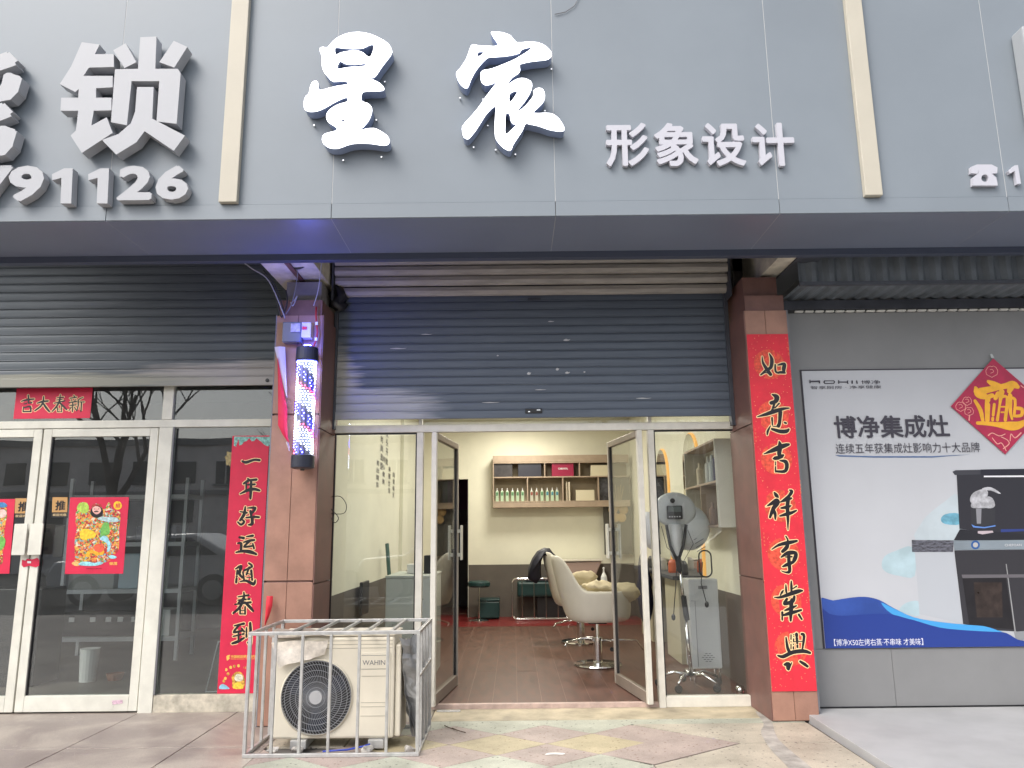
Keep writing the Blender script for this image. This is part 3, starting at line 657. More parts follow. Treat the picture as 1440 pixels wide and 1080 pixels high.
# ================================================================== right hand neighbour: grey wall with printed advert
WY = -.30
wall = thing('metal_panel_wall', 'grey metal panel wall right of the right pillar holding the printed advert', 'wall', (5, WY, 0))
M_gw = mat('grey painted steel sheet', (.225, .225, .225), .5, 0, .05, 2)
for a, b in ((2.175, 2.812), (2.812, 4.3), (4.3, 6), (6, 9)):
    obj('wall_panel', bx(a + .0015, b - .0015, WY, WY + .06, .02, .425), M_gw, wall)
for a, b in ((2.175, 4.3), (4.3, 9)): obj('wall_panel', bx(a + .0015, b - .0015, WY, WY + .06, .428, 3.03), M_gw, wall)
obj('head_band', bx(2.175, 9, WY - .02, WY + .1, 3.058, 3.135), M_slate, wall, bev=.003)
x = 2.30; bm0 = None
while x < 5.0:
    w = .066
    if bm0 is None: bm0 = obj('ceiling_clip', bx(x, x + w, WY - .028, WY - .001, 3.033, 3.046), mat('pale plastic strip', (.72, .71, .66), .5), wall, bev=.002); X0 = x
    else: inst(bm0, 'ceiling_clip', wall, (x - X0, 0, 0))
    x += w + .017
bm = B()
def corr(bm, x0, x1, f, n, amp):
    prev = None; k = 0; w = (x1 - x0) / n
    for i in range(n * 4 + 1):
        x = x0 + i * w / 4; h = amp * (0, 1, 1, 0)[i % 4]
        a, b = f(x, h); A, C = bm.verts.new(a), bm.verts.new(b)
        if prev: bm.faces.new((prev[0], A, C, prev[1]))
        prev = (A, C)
    return bm
M_cs = mat('dark corrugated steel', (.16, .18, .20), .5, .2, .2, 6, stretch=(1, 1, .5))
aw = thing('corrugated_bulkhead', 'dark corrugated steel bulkhead above the advert wall', 'bulkhead', (4, -.75, 3.14))
o = obj('ribbed_underside', corr(B(), 2.2, 9, lambda x, h: ((x, -.70, 3.14 + h), (x, WY + .02, 3.14 + h)), 64, .018), M_cs, aw)
o = obj('ribbed_front', corr(B(), 2.2, 9, lambda x, h: ((x, -.71 + h, 3.15), (x, -.71 + h, 3.84)), 50, .03), M_cs, aw)
obj('edge_angle', bx(2.2, 9, -.735, -.70, 3.128, 3.155), M_slate, aw)

# the advert: flat print
AY = WY - .008
ad = thing('printed_advert', 'large white printed advert for a built in stove on the grey wall', 'advert', (3.2, AY, .43))
M_adw = mat('advert white vinyl', (.49, .50, .525), .35, 0, .03, 1.2)
L_ = onY(1124, 521, AY); R2 = onY(1158, 912, AY)
adx0, adx1, adz0, adz1 = 2.318, 4.7, .432, 2.55
obj('sheet', bx(adx0, adx1, AY, WY - .001, adz0, adz1), M_adw, ad)
M_adk = mat('advert black ink', (.035, .03, .04), .4)
for a in ((adx0 - .012, adx1, adz1, adz1 + .010), (adx0 - .012, adx0 - .001, adz0, adz1)): obj('border', bx(a[0], a[1], AY - .002, WY - .001, a[2], a[3]), M_adk, ad)
az = zoomY(AY, 1140, 640, 3.857)
ADN = [0]
def adp(name, pts, m, lvl, holes=(), f=None):
    f = f or az
    ADN[0] += 1; lvl = lvl + .11 * (ADN[0] % 8)
    P = [f(*p) for p in pts]; P = clip(P, adx0 + .001, adx1 - .001, adz0 + .001, adz1 - .001)
    if P: return obj(name, sheet([P], AY - .0006 * lvl), m, ad)
def adm(n, c, r=.35): return mat('advert ' + n, c, r)
adp('water_splash', smoothpoly([(385,600),(400,550),(460,520),(555,500),(565,655),(480,655),(410,635)]), mat('advert pale turquoise', (.40, .52, .56), .35, 0, .12, 5), 1)
adp('water_splash', smoothpoly([(570,460),(600,370),(640,320),(730,250),(800,220),(810,460)]), mat('advert pale ice', (.46, .52, .55), .35, 0, .08, 4), 1)
adp('water_splash', smoothpoly([(705,350),(730,320),(805,318),(812,374),(730,374)]), mat('advert water blue', (.16, .40, .52), .35, 0, .3, 12), 2)
adp('water_splash', smoothpoly([(480,840),(520,800),(590,795),(590,870),(520,860)]), MATS['advert pale turquoise'], 1)
adp('hood_panel', [(790,88),(1180,80),(1180,440),(806,400)], adm('charcoal', (.028, .027, .034)), 3)
adp('hood_top', [(768,90),(785,82),(1180,74),(1180,98),(780,108)], adm('dark grey', (.05, .05, .06)), 4)
adp('control_bar', [(920,78),(1180,74),(1180,108),(920,110)], adm('near black', (.02, .02, .03)), 5)
adp('lamp_strip', [(938,112),(1180,110),(1180,119),(938,120)], adm('white', (.8, .8, .82)), 6)
obj('steam', sheet([[az(*p) for p in smoothpoly(st)] for st in ([(862,240),(880,205),(930,185),(960,200),(950,240),(930,262),(875,262)], [(868,282),(880,245),(920,235),(975,240),(975,280),(915,288)], [(940,262),(955,225),(985,235),(998,270),(985,286),(950,286)], [(930,180),(975,174),(1028,206),(1015,208),(975,192),(935,192)])], AY - .0045), mat('advert steam', (.42, .42, .44), .4, 0, .35, 22), ad)
adp('pot', [(868,288),(1000,288),(998,375),(940,385),(870,375)], adm('pot black', (.035, .035, .04)), 5)
adp('pot_highlight', [(895,290),(925,290),(922,372),(900,372)], adm('pot sheen', (.25, .25, .27)), 6)
adp('burner_ring', [(870,375),(890,385),(940,390),(1000,380),(1002,386),(940,397),(880,392)], adm('burner blue', (.12, .25, .6)), 6)
adp('burner_gem', [(905,412),(985,410),(990,420),(930,430),(905,424)], adm('pink grey', (.5, .42, .45)), 6)
adp('hob', [(808,402),(1180,430),(1180,462),(775,462)], adm('hob black', (.02, .02, .025)), 4)
adp('hob_reflection', [(1030,402),(1180,400),(1180,412),(1030,418)], adm('navy', (.03, .05, .2)), 5)
adp('marble_counter', [(547,460),(775,462),(772,525),(549,525)], mat('advert marble', (.10, .10, .12), .35, 0, .7, 26, stretch=(1, 1, 3)), 3)
adp('cabinet_side', [(565,527),(778,527),(828,915),(590,862)], adm('cabinet grey', (.44, .46, .49)), 2)
adp('steel_band', [(773,464),(1180,460),(1180,510),(778,515)], mat('advert steel', (.22, .26, .29), .35, 0, .1, 3), 5)
adp('knob', [(892 + 24 * math.cos(k * .35), 487 + 24 * math.sin(k * .35)) for k in range(18)], adm('knob blue', (.03, .10, .30)), 6)
adp('knob_face', [(892 + 14 * math.cos(k * .35), 487 + 14 * math.sin(k * .35)) for k in range(18)], adm('knob grey', (.45, .43, .42)), 7)
adp('oven_body', [(778,517),(1180,512),(1180,960),(1000,950),(826,915)], adm('oven', (.035, .033, .038)), 3)
adp('oven_window', [(820,655),(1055,655),(1100,945),(860,925)], mat('advert oven glass', (.016, .014, .016), .3, 0, .2, 6), 5)
adp('food_tray', [(882,690),(1035,690),(1040,880),(900,880)], mat('advert food brown', (.035, .024, .020), .3, 0, .35, 14), 6)
adp('oven_handle', [(817,648),(1180,646),(1180,664),(822,667)], adm('handle grey', (.13, .12, .13)), 7)
adp('door_gap', [(1056,590),(1061,590),(1112,965),(1105,965)], adm('hairline', (.3, .3, .3)), 7)
adp('oven_foot', [(1100,958),(1180,952),(1180,1000),(1112,1004)], adm('foot grey', (.25, .26, .27)), 6)
adp('blue_wave', smoothpoly([(40,792),(120,788),(200,775),(290,768),(370,785),(450,830),(560,880),(700,905),(850,920),(940,928),(1010,950),(1020,980),(900,1040),(40,1050)]), mat('advert blue gradient', (.035, .085, .36), .35, 0, .25, 2), 8)
adp('light_wave', smoothpoly([(380,800),(450,832),(560,880),(700,905),(850,920),(940,928),(1005,948),(1030,960),(850,950),(700,935),(560,895),(440,862)]), adm('sky blue', (.06, .33, .68)), 9)
adp('blue_field', smoothpoly([(42,830),(100,860),(170,871),(260,866),(350,861),(440,864),(560,897),(700,935),(850,952),(1000,958),(1060,965),(1120,1000),(1160,1010),(1160,1046),(700,1048),(66,1048)]), adm('deep blue', (.018, .045, .25)), 10)
def adt(s, u0, v0, u1, v1, m, bold, lvl=11, wig=0, name='lettering'):
    a, b = onY(u0, v0, AY), onY(u1, v1, AY)
    return obj(name, text_bm(s, a[0], b[0], b[1], a[1], AY - .0006 * lvl, bold), m, ad)
adt('博净集成灶', 1171, 585, 1336, 615, adm('title ink', (.05, .045, .06)), .021)
adt('连续五年获集成灶影响力十大品牌', 1174, 624, 1378, 636, adm('subtitle ink', (.06, .055, .07)), 0)
adp('underline', [(1174,640),(1230,641.5),(1310,641.5),(1365,639),(1310,643.5),(1230,643.5),(1180,642)], adm('underline blue', (.10, .16, .30)), 4, f=lambda x, y: onY(x, y, AY))
adt('【博净X50左烤右蒸·不串味 才美味】', 1172, 898.5, 1298, 907, adm('caption white', (.75, .75, .8)), 0)
lf = zoomY(AY, 1120, 520, 9.6)
LP = [[(172,135),(186,135),(186,150),(315,145),(318,185),(298,185),(296,166),(190,170),(190,182),(172,182)],
      [(372,145),(505,145),(520,165),(505,190),(372,190),(355,168)],
      [(558,143),(574,143),(574,160),(676,160),(680,146),(698,146),(692,168),(700,190),(680,190),(676,174),(574,174),(574,190),(558,190)],
      [(738,146),(757,146),(757,190),(738,190)], [(800,146),(816,146),(824,190),(806,190)]]
obj('logo', sheet([[lf(*p) for p in q] for q in LP], AY - .006, holes=[[lf(385, 155), lf(495, 155), lf(502, 168), lf(492, 180), lf(385, 180), lf(376, 168)]]), MATS['advert title ink'], ad)
adt('博净', 1210, 535, 1238, 540, MATS['advert title ink'], .0)
adt('智享厨房 · 净享健康', 1139, 543, 1239, 546.5, MATS['advert subtitle ink'], .0)
adt('CHEFOAN', 1412, 765, 1436, 768, adm('caption grey', (.6, .6, .62)), .01)

# diamond fortune paper
DY = AY - .012
dz = zoomY(DY, 1330, 495, 7.2)
dm = thing('fortune_paper', 'diamond shaped red paper with one big gold fortune character over the advert corner', 'paper decoration', (3.85, DY, 1.87))
M_mag = mat('magenta red paper', (.42, .022, .07), .5, 0, .12, 10, .05, 30)
obj('paper', sheet([[dz(480, 65), dz(52, 550), dz(603, 1036), dz(1040, 545)]], DY, .003), M_mag, dm)
fort = [[(300,360,25),(330,420,80),(400,452,55)],[(350,400,66),(480,370,50),(600,345,50),(680,330,70),(725,352,40)],[(430,300,30),(480,325,55),(560,350,40)],[(660,350,60),(640,400,40)],[(530,420,40),(500,470,35)],
 [(470,440,40),(420,480,40),(412,690,28)],[(295,495,28),(350,590,38),(372,690,30)],[(430,460,35),(428,690,26)],[(490,530,25),(472,690,25)],[(565,400,50),(545,530,22),(520,690,28)],[(545,470,20),(620,460,25),(600,690,30)],
 [(560,555,14),(600,555,14)],[(560,610,14),(600,610,14)],[(650,440,40),(652,600,30),(670,680,20)],[(640,470,25),(700,482,25),(690,650,24)],[(720,570,32),(770,580,32),(765,640,28),(705,650,25)],[(320,720,30),(400,722,36),(520,735,45),(650,750,80),(740,740,66),(810,700,36)]]
obj('fortune_character', sheet(strokes([[(p[0], p[1], p[2] * 1.12 + 1) for p in q] for q in fort], dz), DY - .002), mat('golden yellow print', (.85, .42, .03), .5, 0, .1, 12), dm)
bm_parts = []
for cx, cy, r in ((465, 195, 60), (150, 550, 50), (215, 495, 45), (235, 600, 45)):
    for k in range(6):
        a = k * math.pi / 3
        bm_parts += strokes([[(cx + r * math.cos(a + j * .26), cy + r * .9 * math.sin(a + j * .26) + (8 if j == 2 else 0), 5) for j in range(5)]], dz)
    bm_parts += strokes([[(cx - 18, cy - 15, 5), (cx + 5, cy - 18, 5), (cx + 18, cy + 5, 5), (cx - 12, cy + 20, 5)]], dz)
for q in ([(430,845,14),(470,820,9),(540,850,9),(600,830,8)], [(470,870,9),(520,930,10),(560,920,9),(590,960,9),(610,1000,9)], [(560,860,9),(620,890,9),(640,930,10),(580,980,9)], [(650,900,9),(660,830,9),(700,870,10),(760,820,14)], [(760,340,9),(785,360,12)], [(235,690,14),(240,640,9)]):
    bm_parts += strokes([q], dz)
q = obj('flower_print', sheet(bm_parts, DY - .0015), mat('pale pink print', (.80, .36, .30), .5), dm); q['kind'] = 'stuff'
a = dz(455, 8); b = dz(500, 62)
obj('tape', sheet([[dz(448, 22), dz(468, 18), dz(492, 60), dz(462, 62)]], DY - .001, .0008), mat('clear tape', (.45, .47, .46), .25), dm)

# ================================================================== centre shopfront: frame, panes, door leaves
fr = thing('shopfront_frame', 'cream aluminium shopfront frame with side windows around the open doors', 'window frame', (.2, 0, PZ))
def bar(name, x0, x1, z0, z1, par, y0=-.03, y1=.03, m=M_alu, bev=.003): return obj(name, bx(x0, x1, y0, y1, z0, z1), m, par, bev=bev)
bar('lintel_bar', -1.468, 1.895, 2.127, 2.188, fr)
bar('side_jamb', -1.497, -1.470, PZ, 2.46, fr); bar('side_jamb', 1.897, 1.93, PZ, 2.46, fr)
bar('upright_post', -.787, -.734, PZ - .008, 2.125, fr, -.036, .036); bar('upright_post', 1.112, 1.163, PZ - .008, 2.125, fr, -.036, .036)
bar('upright_post', -.775, -.745, 2.19, 2.46, fr); bar('upright_post', 1.12, 1.15, 2.19, 2.46, fr)
bar('bottom_rail', -1.468, -.789, PZ, .045, fr); bar('bottom_rail', 1.165, 1.895, PZ, .05, fr)
bar('top_bar', -1.468, 1.895, 2.46, 2.50, fr)
def pane(name, x0, x1, z0, z1, par, g=G_front, y=0): return obj(name, bx(x0, x1, y - .0025, y + .0025, z0, z1), g, par)
for a, b in ((-1.468, -.789), (1.165, 1.895)):
    pane('glass_pane', a + .001, b - .001, .052, 2.125, fr)
    for q in ((a, a + .011), (b - .011, b)): bar('glazing_seal', q[0], q[1], .052, 2.125, fr, -.008, .008, M_black, 0)
    bar('glazing_seal', a + .012, b - .012, 2.113, 2.1255, fr, -.008, .008, M_black, 0)
for a, b in ((-1.468, -.777), (-.743, 1.118), (1.152, 1.895)): pane('glass_pane', a + .001, b - .001, 2.19, 2.458, fr)
thr = single('threshold', bx(-.733, 1.11, -.012, .035, PZ - .008, .004), mat('pinkish worn threshold stone', (.48, .36, .31), .5, 0, .2, 10), 'thin pinkish stone door threshold between the terrazzo and the brown floor', 'threshold', bev=.002)
single('floor_spring_cover', bx(-.60, -.42, -.11, -.055, PZ, PZ + .006), M_steel, 'small steel floor spring plate in the ground beside the left door leaf', 'metal plate', bev=.002)

def door(label, x, ang, width, side):
    """leaf built along +y from its free pivot; world y from -.12 back into the room"""
    t = thing('glass_door_leaf', label, 'door', (x, 0, 0), ang, group='two glass door leaves of the open shop')
    h0, h1 = .008, 2.115; y0, y1 = -.115, width - .115; tk = .021
    def o(name, bm, m, **k): return obj(name, bm, m, t, local=True, **k)
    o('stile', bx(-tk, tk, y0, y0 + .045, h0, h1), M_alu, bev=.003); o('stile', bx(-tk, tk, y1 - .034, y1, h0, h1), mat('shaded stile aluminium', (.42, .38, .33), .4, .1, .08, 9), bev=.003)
    Mb = mat('shaded champagne aluminium', (.27, .225, .185), .4, .2, .08, 9); o('bottom_rail', bx(-tk, tk, y0 + .046, y1 - .035, h0, h0 + .085), Mb, bev=.003); o('top_rail', bx(-tk, tk, y0 + .046, y1 - .035, h1 - .05, h1), Mb, bev=.003)  # rails and far stile: shade of the inner faces put into darker champagne
    o('glass_pane', bx(-.0025, .0025, y0 + .045, y1 - .034, h0 + .085, h1 - .05), G_front)
    for yy in (y0 + .046, y1 - .058): o('glazing_seal', bx(-.010, .010, yy, yy + .022, h0 + .086, h1 - .051), M_black)
    for a in (-1, 1):
        hd = o('pull_handle', bx(a * .055 - .006, a * .055 + .006, y1 - .075, y1 + .0, 1.07, 1.375), M_aluL, bev=.003)
        b2 = bx(min(a * .02, a * .055), max(a * .02, a * .055), y1 - .05, y1 - .02, 1.10, 1.13); box(b2, min(a * .02, a * .055), max(a * .02, a * .055), y1 - .05, y1 - .02, 1.31, 1.34)
        obj('handle_mount', b2, M_aluL, hd, local=True)
    return t
door('left glass door leaf standing open inwards beside the outdoor unit', -.622, R_(-7.5), .90, -1)
door('right glass door leaf standing open inwards in front of the white chairs', 1.015, R_(9), .90, 1)

# ================================================================== inside the open shop
M_plank = mat('brown laminate', (.105, .048, .034), .42, 0, .30, 7, .03, 80, stretch=(2.2, .5, 1))
flo = struct('shop_floor', bx(-1.545, 1.96, .035, 7.0, -.3, -.0015), mat('pale joint filler', (.33, .22, .18), .6))
x = -1.545; i = 0; PW = .195
base = {}
while x < 1.95:
    w = min(PW, 1.96 - x); y = .036 + (0 if i % 2 else -1.6)
    while y < 5.06:
        y0 = max(y, .036); y1 = min(y + 3.0, 5.06)
        if y1 - y0 > .02: obj('floor_plank', bx(x + .0012, x + w - .0012, y0 + .0012, y1 - .0012, -.006, random.uniform(-.0007, .0005)), M_plank, flo)
        y += 3.0
    x += PW; i += 1
M_redtile = mat('dark red floor tile', (.20, .022, .022), .3, 0, .12, 5)
for i in range(8):
    for j in range(4): obj('floor_tile', bx(-1.545 + i * .44 + .0015, min(1.96, -1.545 + (i + 1) * .44) - .0015, 5.062 + j * .44 + .0015, 5.062 + (j + 1) * .44 - .0015, -.006, .001), M_redtile, flo)
room = thing('shop_room', 'cream and grey painted room seen through the open glass doors', 'room', (.2, 3.2, 0))
WZ = .81; H = 3.15
def wl(name, *a, m=M_cream, **k): return obj(name, bx(*a), m, room, **k)
wl('left_wall', -1.544, -1.50, .05, 6.4, WZ, H); wl('left_wall_dado', -1.544, -1.497, .05, 6.4, 0.001, WZ - .001, m=M_wains)
wl('right_wall', 1.93, 1.959, .05, 6.4, WZ - .05, H); wl('right_wall_dado', 1.927, 1.959, .05, 6.4, 0.001, WZ - .051, m=M_wains)
wl('back_wall', -.727, 1.93, 6.3, 6.4, WZ, H); wl('back_wall_dado', -.727, 1.927, 6.297, 6.4, 0.002, WZ - .001, m=M_wains)
wl('back_wall_above_door', -1.5, -.7275, 6.3, 6.4, 2.18, H); wl('back_wall_side', -1.5, -1.33, 6.3, 6.4, .002, 2.179)
wl('door_edge', -.735, -.7275, 6.285, 6.42, .002, 2.18, m=M_aluL)
wl('ceiling', -1.544, 1.959, .14, 6.4, H + .001, H + .05, m=M_ceil)
wl('corner_pier', -1.4995, -1.455, 3.9, 4.35, WZ, H, m=M_cream)
# dark back room behind the doorway
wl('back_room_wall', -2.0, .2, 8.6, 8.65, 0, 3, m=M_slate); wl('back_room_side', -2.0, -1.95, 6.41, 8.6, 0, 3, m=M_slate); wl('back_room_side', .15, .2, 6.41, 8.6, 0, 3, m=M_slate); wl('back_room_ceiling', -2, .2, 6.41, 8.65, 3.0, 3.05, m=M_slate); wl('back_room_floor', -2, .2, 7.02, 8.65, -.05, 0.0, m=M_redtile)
single('curtain', bx(-1.25, -.5, 8.40, 8.43, 1.75, 2.3), mat('violet cloth', (.10, .04, .12), .8), 'dim violet cloth hanging in the dark back room', 'cloth')
single('back_cabinet', bx(-1.3, -.72, 8.1, 8.5, 0, 1.5), mat('dark navy cabinet', (.02, .022, .035), .5), 'dark cabinet standing in the unlit back room', 'cabinet', bev=.01)
# vertical text decals on the left wall
M_decal = mat('grey vinyl lettering', (.13, .12, .10), .6)
words = [('剪出精彩', 2.21, 2.12, 1.80), ('时尚造型', 2.44, 2.42, 2.02), ('用心做美', 2.60, 2.20, 1.86), ('从头开始', 2.80, 2.54, 2.10), ('美丽生活', 3.02, 2.12, 1.78), ('自信每天', 3.36, 2.08, 1.74)]
dec = thing('wall_lettering', 'columns of small grey vertical lettering on the cream left wall', 'lettering', (-1.499, 2.8, 1.74))
for wd, yy, zt, zb in words:
    hh = (zt - zb) / len(wd)
    for k, ch in enumerate(wd):
        bm = text_bm(ch, -.085, .085, zt - (k + 1) * hh + .01, zt - k * hh - .01, 0, .025)
        bmesh.ops.transform(bm, matrix=Matrix.Translation((-1.498, yy, 0)) @ Matrix.Rotation(R_(90), 4, 'Z'), verts=bm.verts)
        obj('character', bm, M_decal, dec)
# ceiling lamps (lit): round edged panels, each with the light it gives
M_lampface = mat('lit lamp diffuser', (1, 1, 1), .5, emis=(1, .93, .74), estr=5)
lamps = None
def lamp(x, y, s, e, label):
    t = thing('ceiling_lamp', label, 'ceiling lamp', (x, y, H - .06), group='lit ceiling lamps inside the shop')
    bm = B(); lathe(bm, [(s * 1.06, .06), (s * 1.08, .03), (s * 1.02, 0), (s * .99, .006)], (x, y, H - .06), 28); obj('rim', bm, M_white, t)
    bm = B(); lathe(bm, [(s * .98, .01), (s * .9, -.006), (.01, -.012)], (x, y, H - .06), 28); obj('diffuser', bm, M_lampface, t, smooth=True)
    L = bpy.data.lights.new('lamp_light', 'AREA'); L.shape = 'DISK'; L.size = s * 2; L.energy = e; L.color = (1, .955, .85)
    lo = bpy.data.objects.new('lamp_light', L); COL.objects.link(lo); lo.parent = t; lo.location = (0, 0, -.03)
lamp(.1, 1.5, .25, 22, 'lit round ceiling lamp nearest the shop door')
lamp(.1, 3.4, .25, 22, 'lit round ceiling lamp in the middle of the shop ceiling')
lamp(.1, 5.2, .25, 20, 'lit round ceiling lamp nearest the back wall')

# ---------------- wall shelf on the back wall
M_board = mat('pinkish brown board', (.36, .275, .20), .55, 0, .08, 12)
M_boardface = mat('shelf rear board', (.33, .27, .18), .6, 0, .06, 8)
sy0, sy1 = 6.02, 6.296
def bp(u, v): return onY(u, v, sy0)
x0, z1_ = bp(693, 641); _, z0_ = bp(693, 714); x1 = 1.86
zt = bp(700, 651)[1]; zm = bp(700, 671.5)[1]; zb = bp(700, 706)[1]
sh = thing('wall_shelf', 'long open wall shelf with two rows of compartments on the cream back wall', 'shelf', (.7, sy1, z0_))
obj('top_fascia', bx(x0, x1, sy0, sy1, zt + .012, z1_), M_board, sh, bev=.002); obj('bottom_fascia', bx(x0, x1, sy0, sy1, z0_, zb - .012), M_board, sh, bev=.002)
for z in (zt, zm, zb): obj('shelf_board', bx(x0, x1, sy0 - .002, sy1 - .012, z - .010, z + .010), M_board, sh, bev=.001)
obj('back_board', bx(x0 + .02, x1, sy1 - .010, sy1, zb + .011, zt - .011), M_boardface, sh)
obj('divider', bx(x0, x0 + .016, sy0, sy1 - .012, zb + .011, zt - .011), M_board, sh)
for u, top in ((766, 1), (815, 1), (741.5, 0), (791, 0), (841, 0), (857.8, 1)):
    xx = bp(u, 660)[0]; a, b = (zm + .011, zt - .011) if top else (zb + .011, zm - .011)
    obj('divider', bx(xx - .009, xx + .009, sy0, sy1 - .012, a, b), M_board, sh)
def on_shelf(name, u0, u1, v0, top, d, m, label, cat, **k):
    a = bp(u0, v0); b = bp(u1, v0); z = (zm if top else zb) + .0105
    return single(name, bx(a[0], b[0], sy0 + .03, sy0 + .03 + d, z, a[1]), m, label, cat, **k)
on_shelf('product_box', 694.5, 720.5, 652.5, 1, .15, mat('black brown carton', (.035, .03, .032), .4, 0, .4, 14), 'low black box in the top left compartment of the wall shelf', 'box', bev=.003)
on_shelf('product_box', 728.5, 761, 649.3, 1, .16, mat('dark navy carton', (.022, .022, .035), .4), 'dark navy box with faint print in the top left compartment', 'box', bev=.003)
rb = on_shelf('product_box', 776, 806.5, 644, 1, .17, mat('crimson carton', (.28, .012, .05), .35), 'glossy crimson box with white lettering on the top shelf', 'box', bev=.003)
a = bp(785, 657.5); b = bp(799, 660)
obj('lettering', text_bm('CARNVAL', a[0], b[0], b[1], a[1], sy0 + .0285, .02), M_white, rb)
obj('handle_cutout', sheet([smoothpoly([bp(784, 644.6), bp(802, 644.6), bp(796, 646.6), bp(789, 646.6)])], sy0 + .0285), M_white, rb)
on_shelf('product_box', 831, 858, 654, 1, .12, mat('cream carton', (.62, .56, .40), .5), 'pale cream box in the top right compartment', 'box', bev=.003)
on_shelf('product_box', 810, 836, 689, 0, .05, MATS['cream carton'], 'pale cream box in the lower third compartment', 'box', bev=.003)
on_shelf('product_box', 842.5, 857, 672.5, 0, .16, mat('dark glossy box', (.05, .05, .06), .15, 0, .5, 12), 'dark glossy box at the lower right end of the wall shelf', 'box')
for u, lab in ((797, 'left one of the two tall cream tubes on the lower shelf'), (800.8, 'right one of the two tall cream tubes on the lower shelf')):
    a = bp(u, 677); z = zb + .0105; bm = B(); h = a[1] - z; lathe(bm, [(.015, 0), (.015, h * .96), (.009, h)], (a[0], sy0 + .07, z), 12); single('tube_bottle', bm, mat('cream plastic', (.62, .55, .42), .4), lab, 'bottle', smooth=False)
a = bp(829.5, 699); bm = B(); z = zb + .0105; lathe(bm, [(.026, 0), (.028, .028), (.026, .03), (.027, .045), (.0, .046)], (a[0], sy0 + .08, z), 14); single('cream_jar', bm, M_cream, 'small round jar on the lower shelf near the cream box', 'jar')
M_bot = {'g': mat('mint bottle plastic', (.40, .52, .36), .35), 'r': mat('pinkish bottle plastic', (.45, .44, .35), .35)}
M_lab = {'g': mat('dark green label', (.08, .20, .09), .5), 'r': mat('brown red label', (.25, .07, .05), .5), 'b': mat('teal blue label', (.05, .19, .24), .5)}
order = ['first', 'second', 'third', 'fourth', 'fifth', 'sixth']
for comp, (us, cs) in enumerate((((699, 706, 713.3, 720.8, 728, 735), 'gggggg'), ((747.8, 755, 762.4, 770, 777, 783.8), 'rrgbbb'))):
    for k, (u, c) in enumerate(zip(us, cs)):
        x = bp(u, 700)[0]; z = zb + .0105; y = sy0 + .06; h = .205
        nm = {'g': 'green', 'r': 'brown red', 'b': 'blue'}[c]
        t = thing('shampoo_bottle', '%s bottle from the left, %s label, %s lower shelf compartment' % (order[k], nm, 'first' if comp == 0 else 'second'), 'bottle', (x, y, z), group='shampoo bottles lined up on the wall shelf')
        obj('body', bx(x - .024, x + .024, y - .02, y + .02, z, z + h * .80), M_bot['r' if c == 'r' else 'g'], t, bev=.005)
        bm = B(); lathe(bm, [(.011, 0), (.011, .018), (.005, .02), (.005, .036), (.009, .037), (.009, .044)], (x, y, z + h * .80), 10); obj('pump_cap', bm, M_white, t)
        obj('label', bx(x - .017, x + .017, y - .0215, y - .0205, z + h * .45, z + h * .70), M_lab[c], t)
# ---------------- furniture at the back
M_teal = mat('teal leatherette', (.010, .042, .042), .4, 0, .1, 10, .05, 60)
t = thing('ottoman', 'small teal box shaped footstool on the red tiles by the back wall', 'footstool', (-.40, 6.1, 0))
obj('cushion', bx(-.56, -.23, 5.92, 6.2, .02, .27), M_teal, t, bev=.02); obj('lid', bx(-.565, -.225, 5.915, 6.205, .272, .31), M_teal, t, bev=.012)
t = thing('round_stool', 'round teal stool on a thin chrome stem by the doorway', 'stool', (-.535, 5.75, 0))
bm = B(); lathe(bm, [(.15, 0), (.17, .02), (.17, .07), (.14, .09), (.0, .092)], (-.535, 5.75, .50), 24); obj('seat', bm, M_teal, t, smooth=False, bev=.005)
bm = B(); tube(bm, [(-.535, 5.75, .04), (-.535, 5.75, .50)], .012); obj('stem', bm, M_chrome, t)
bm = B(); lathe(bm, [(.15, 0), (.15, .012), (.03, .03)], (-.535, 5.75, 0.002), 20); obj('foot', bm, M_chrome, t)
t = thing('shampoo_bench', 'teal upholstered wash bench behind the chrome rack', 'bench', (.45, 6.1, 0))
obj('seat', bx(.05, 1.15, 5.9, 6.24, .33, .56), M_teal, t, bev=.03); obj('base', bx(.35, 1.1, 5.98, 6.2, 0.002, .328), M_black, t, bev=.01)
obj('arm_pad', bx(.18, .55, 5.92, 6.2, .562, .62), M_slate, t, bev=.02)
t = thing('chrome_rack', 'chrome tube rack with rounded corners standing before the wash bench', 'rack', (.41, 5.7, 0))
def rr(x0, x1, z0, z1, y, r=.07):
    p = []
    for cx, cz, a0 in ((x1 - r, z1 - r, 0), (x0 + r, z1 - r, 90), (x0 + r, z0 + r, 180), (x1 - r, z0 + r, 270)):
        for k in range(5): a = R_(a0 + k * 22.5); p.append((cx + r * math.cos(a), y, cz + r * math.sin(a)))
    return p + [p[0]]
for yy in (5.66, 5.78): bm = B(); tube(bm, rr(-.03, .86, .03, .62, yy), .010, 8, False); obj('frame_tube', bm, M_chrome, t, smooth=True)
for xx in (.12, .30, .48, .66): bm = B(); tube(bm, [(xx, 5.66, .03), (xx, 5.66, .61)], .006, 6); obj('upright_rod', bm, M_chrome, t)
t = thing('wash_basin', 'beige tapered shampoo basin against the dado behind the white chairs', 'basin', (.95, 6.0, .55))
bm = B(); prism(bm, [(.62, .84), (1.36, .86), (1.22, .55), (.80, .55)], 5.85, 6.25, 'Y'); obj('bowl', bm, mat('pinkish beige ceramic', (.42, .31, .27), .3), t, bev=.015)
obj('rim', bx(.61, 1.38, 5.83, 6.26, .862, .885), mat('white ceramic', (.62, .58, .5), .3), t, bev=.008)
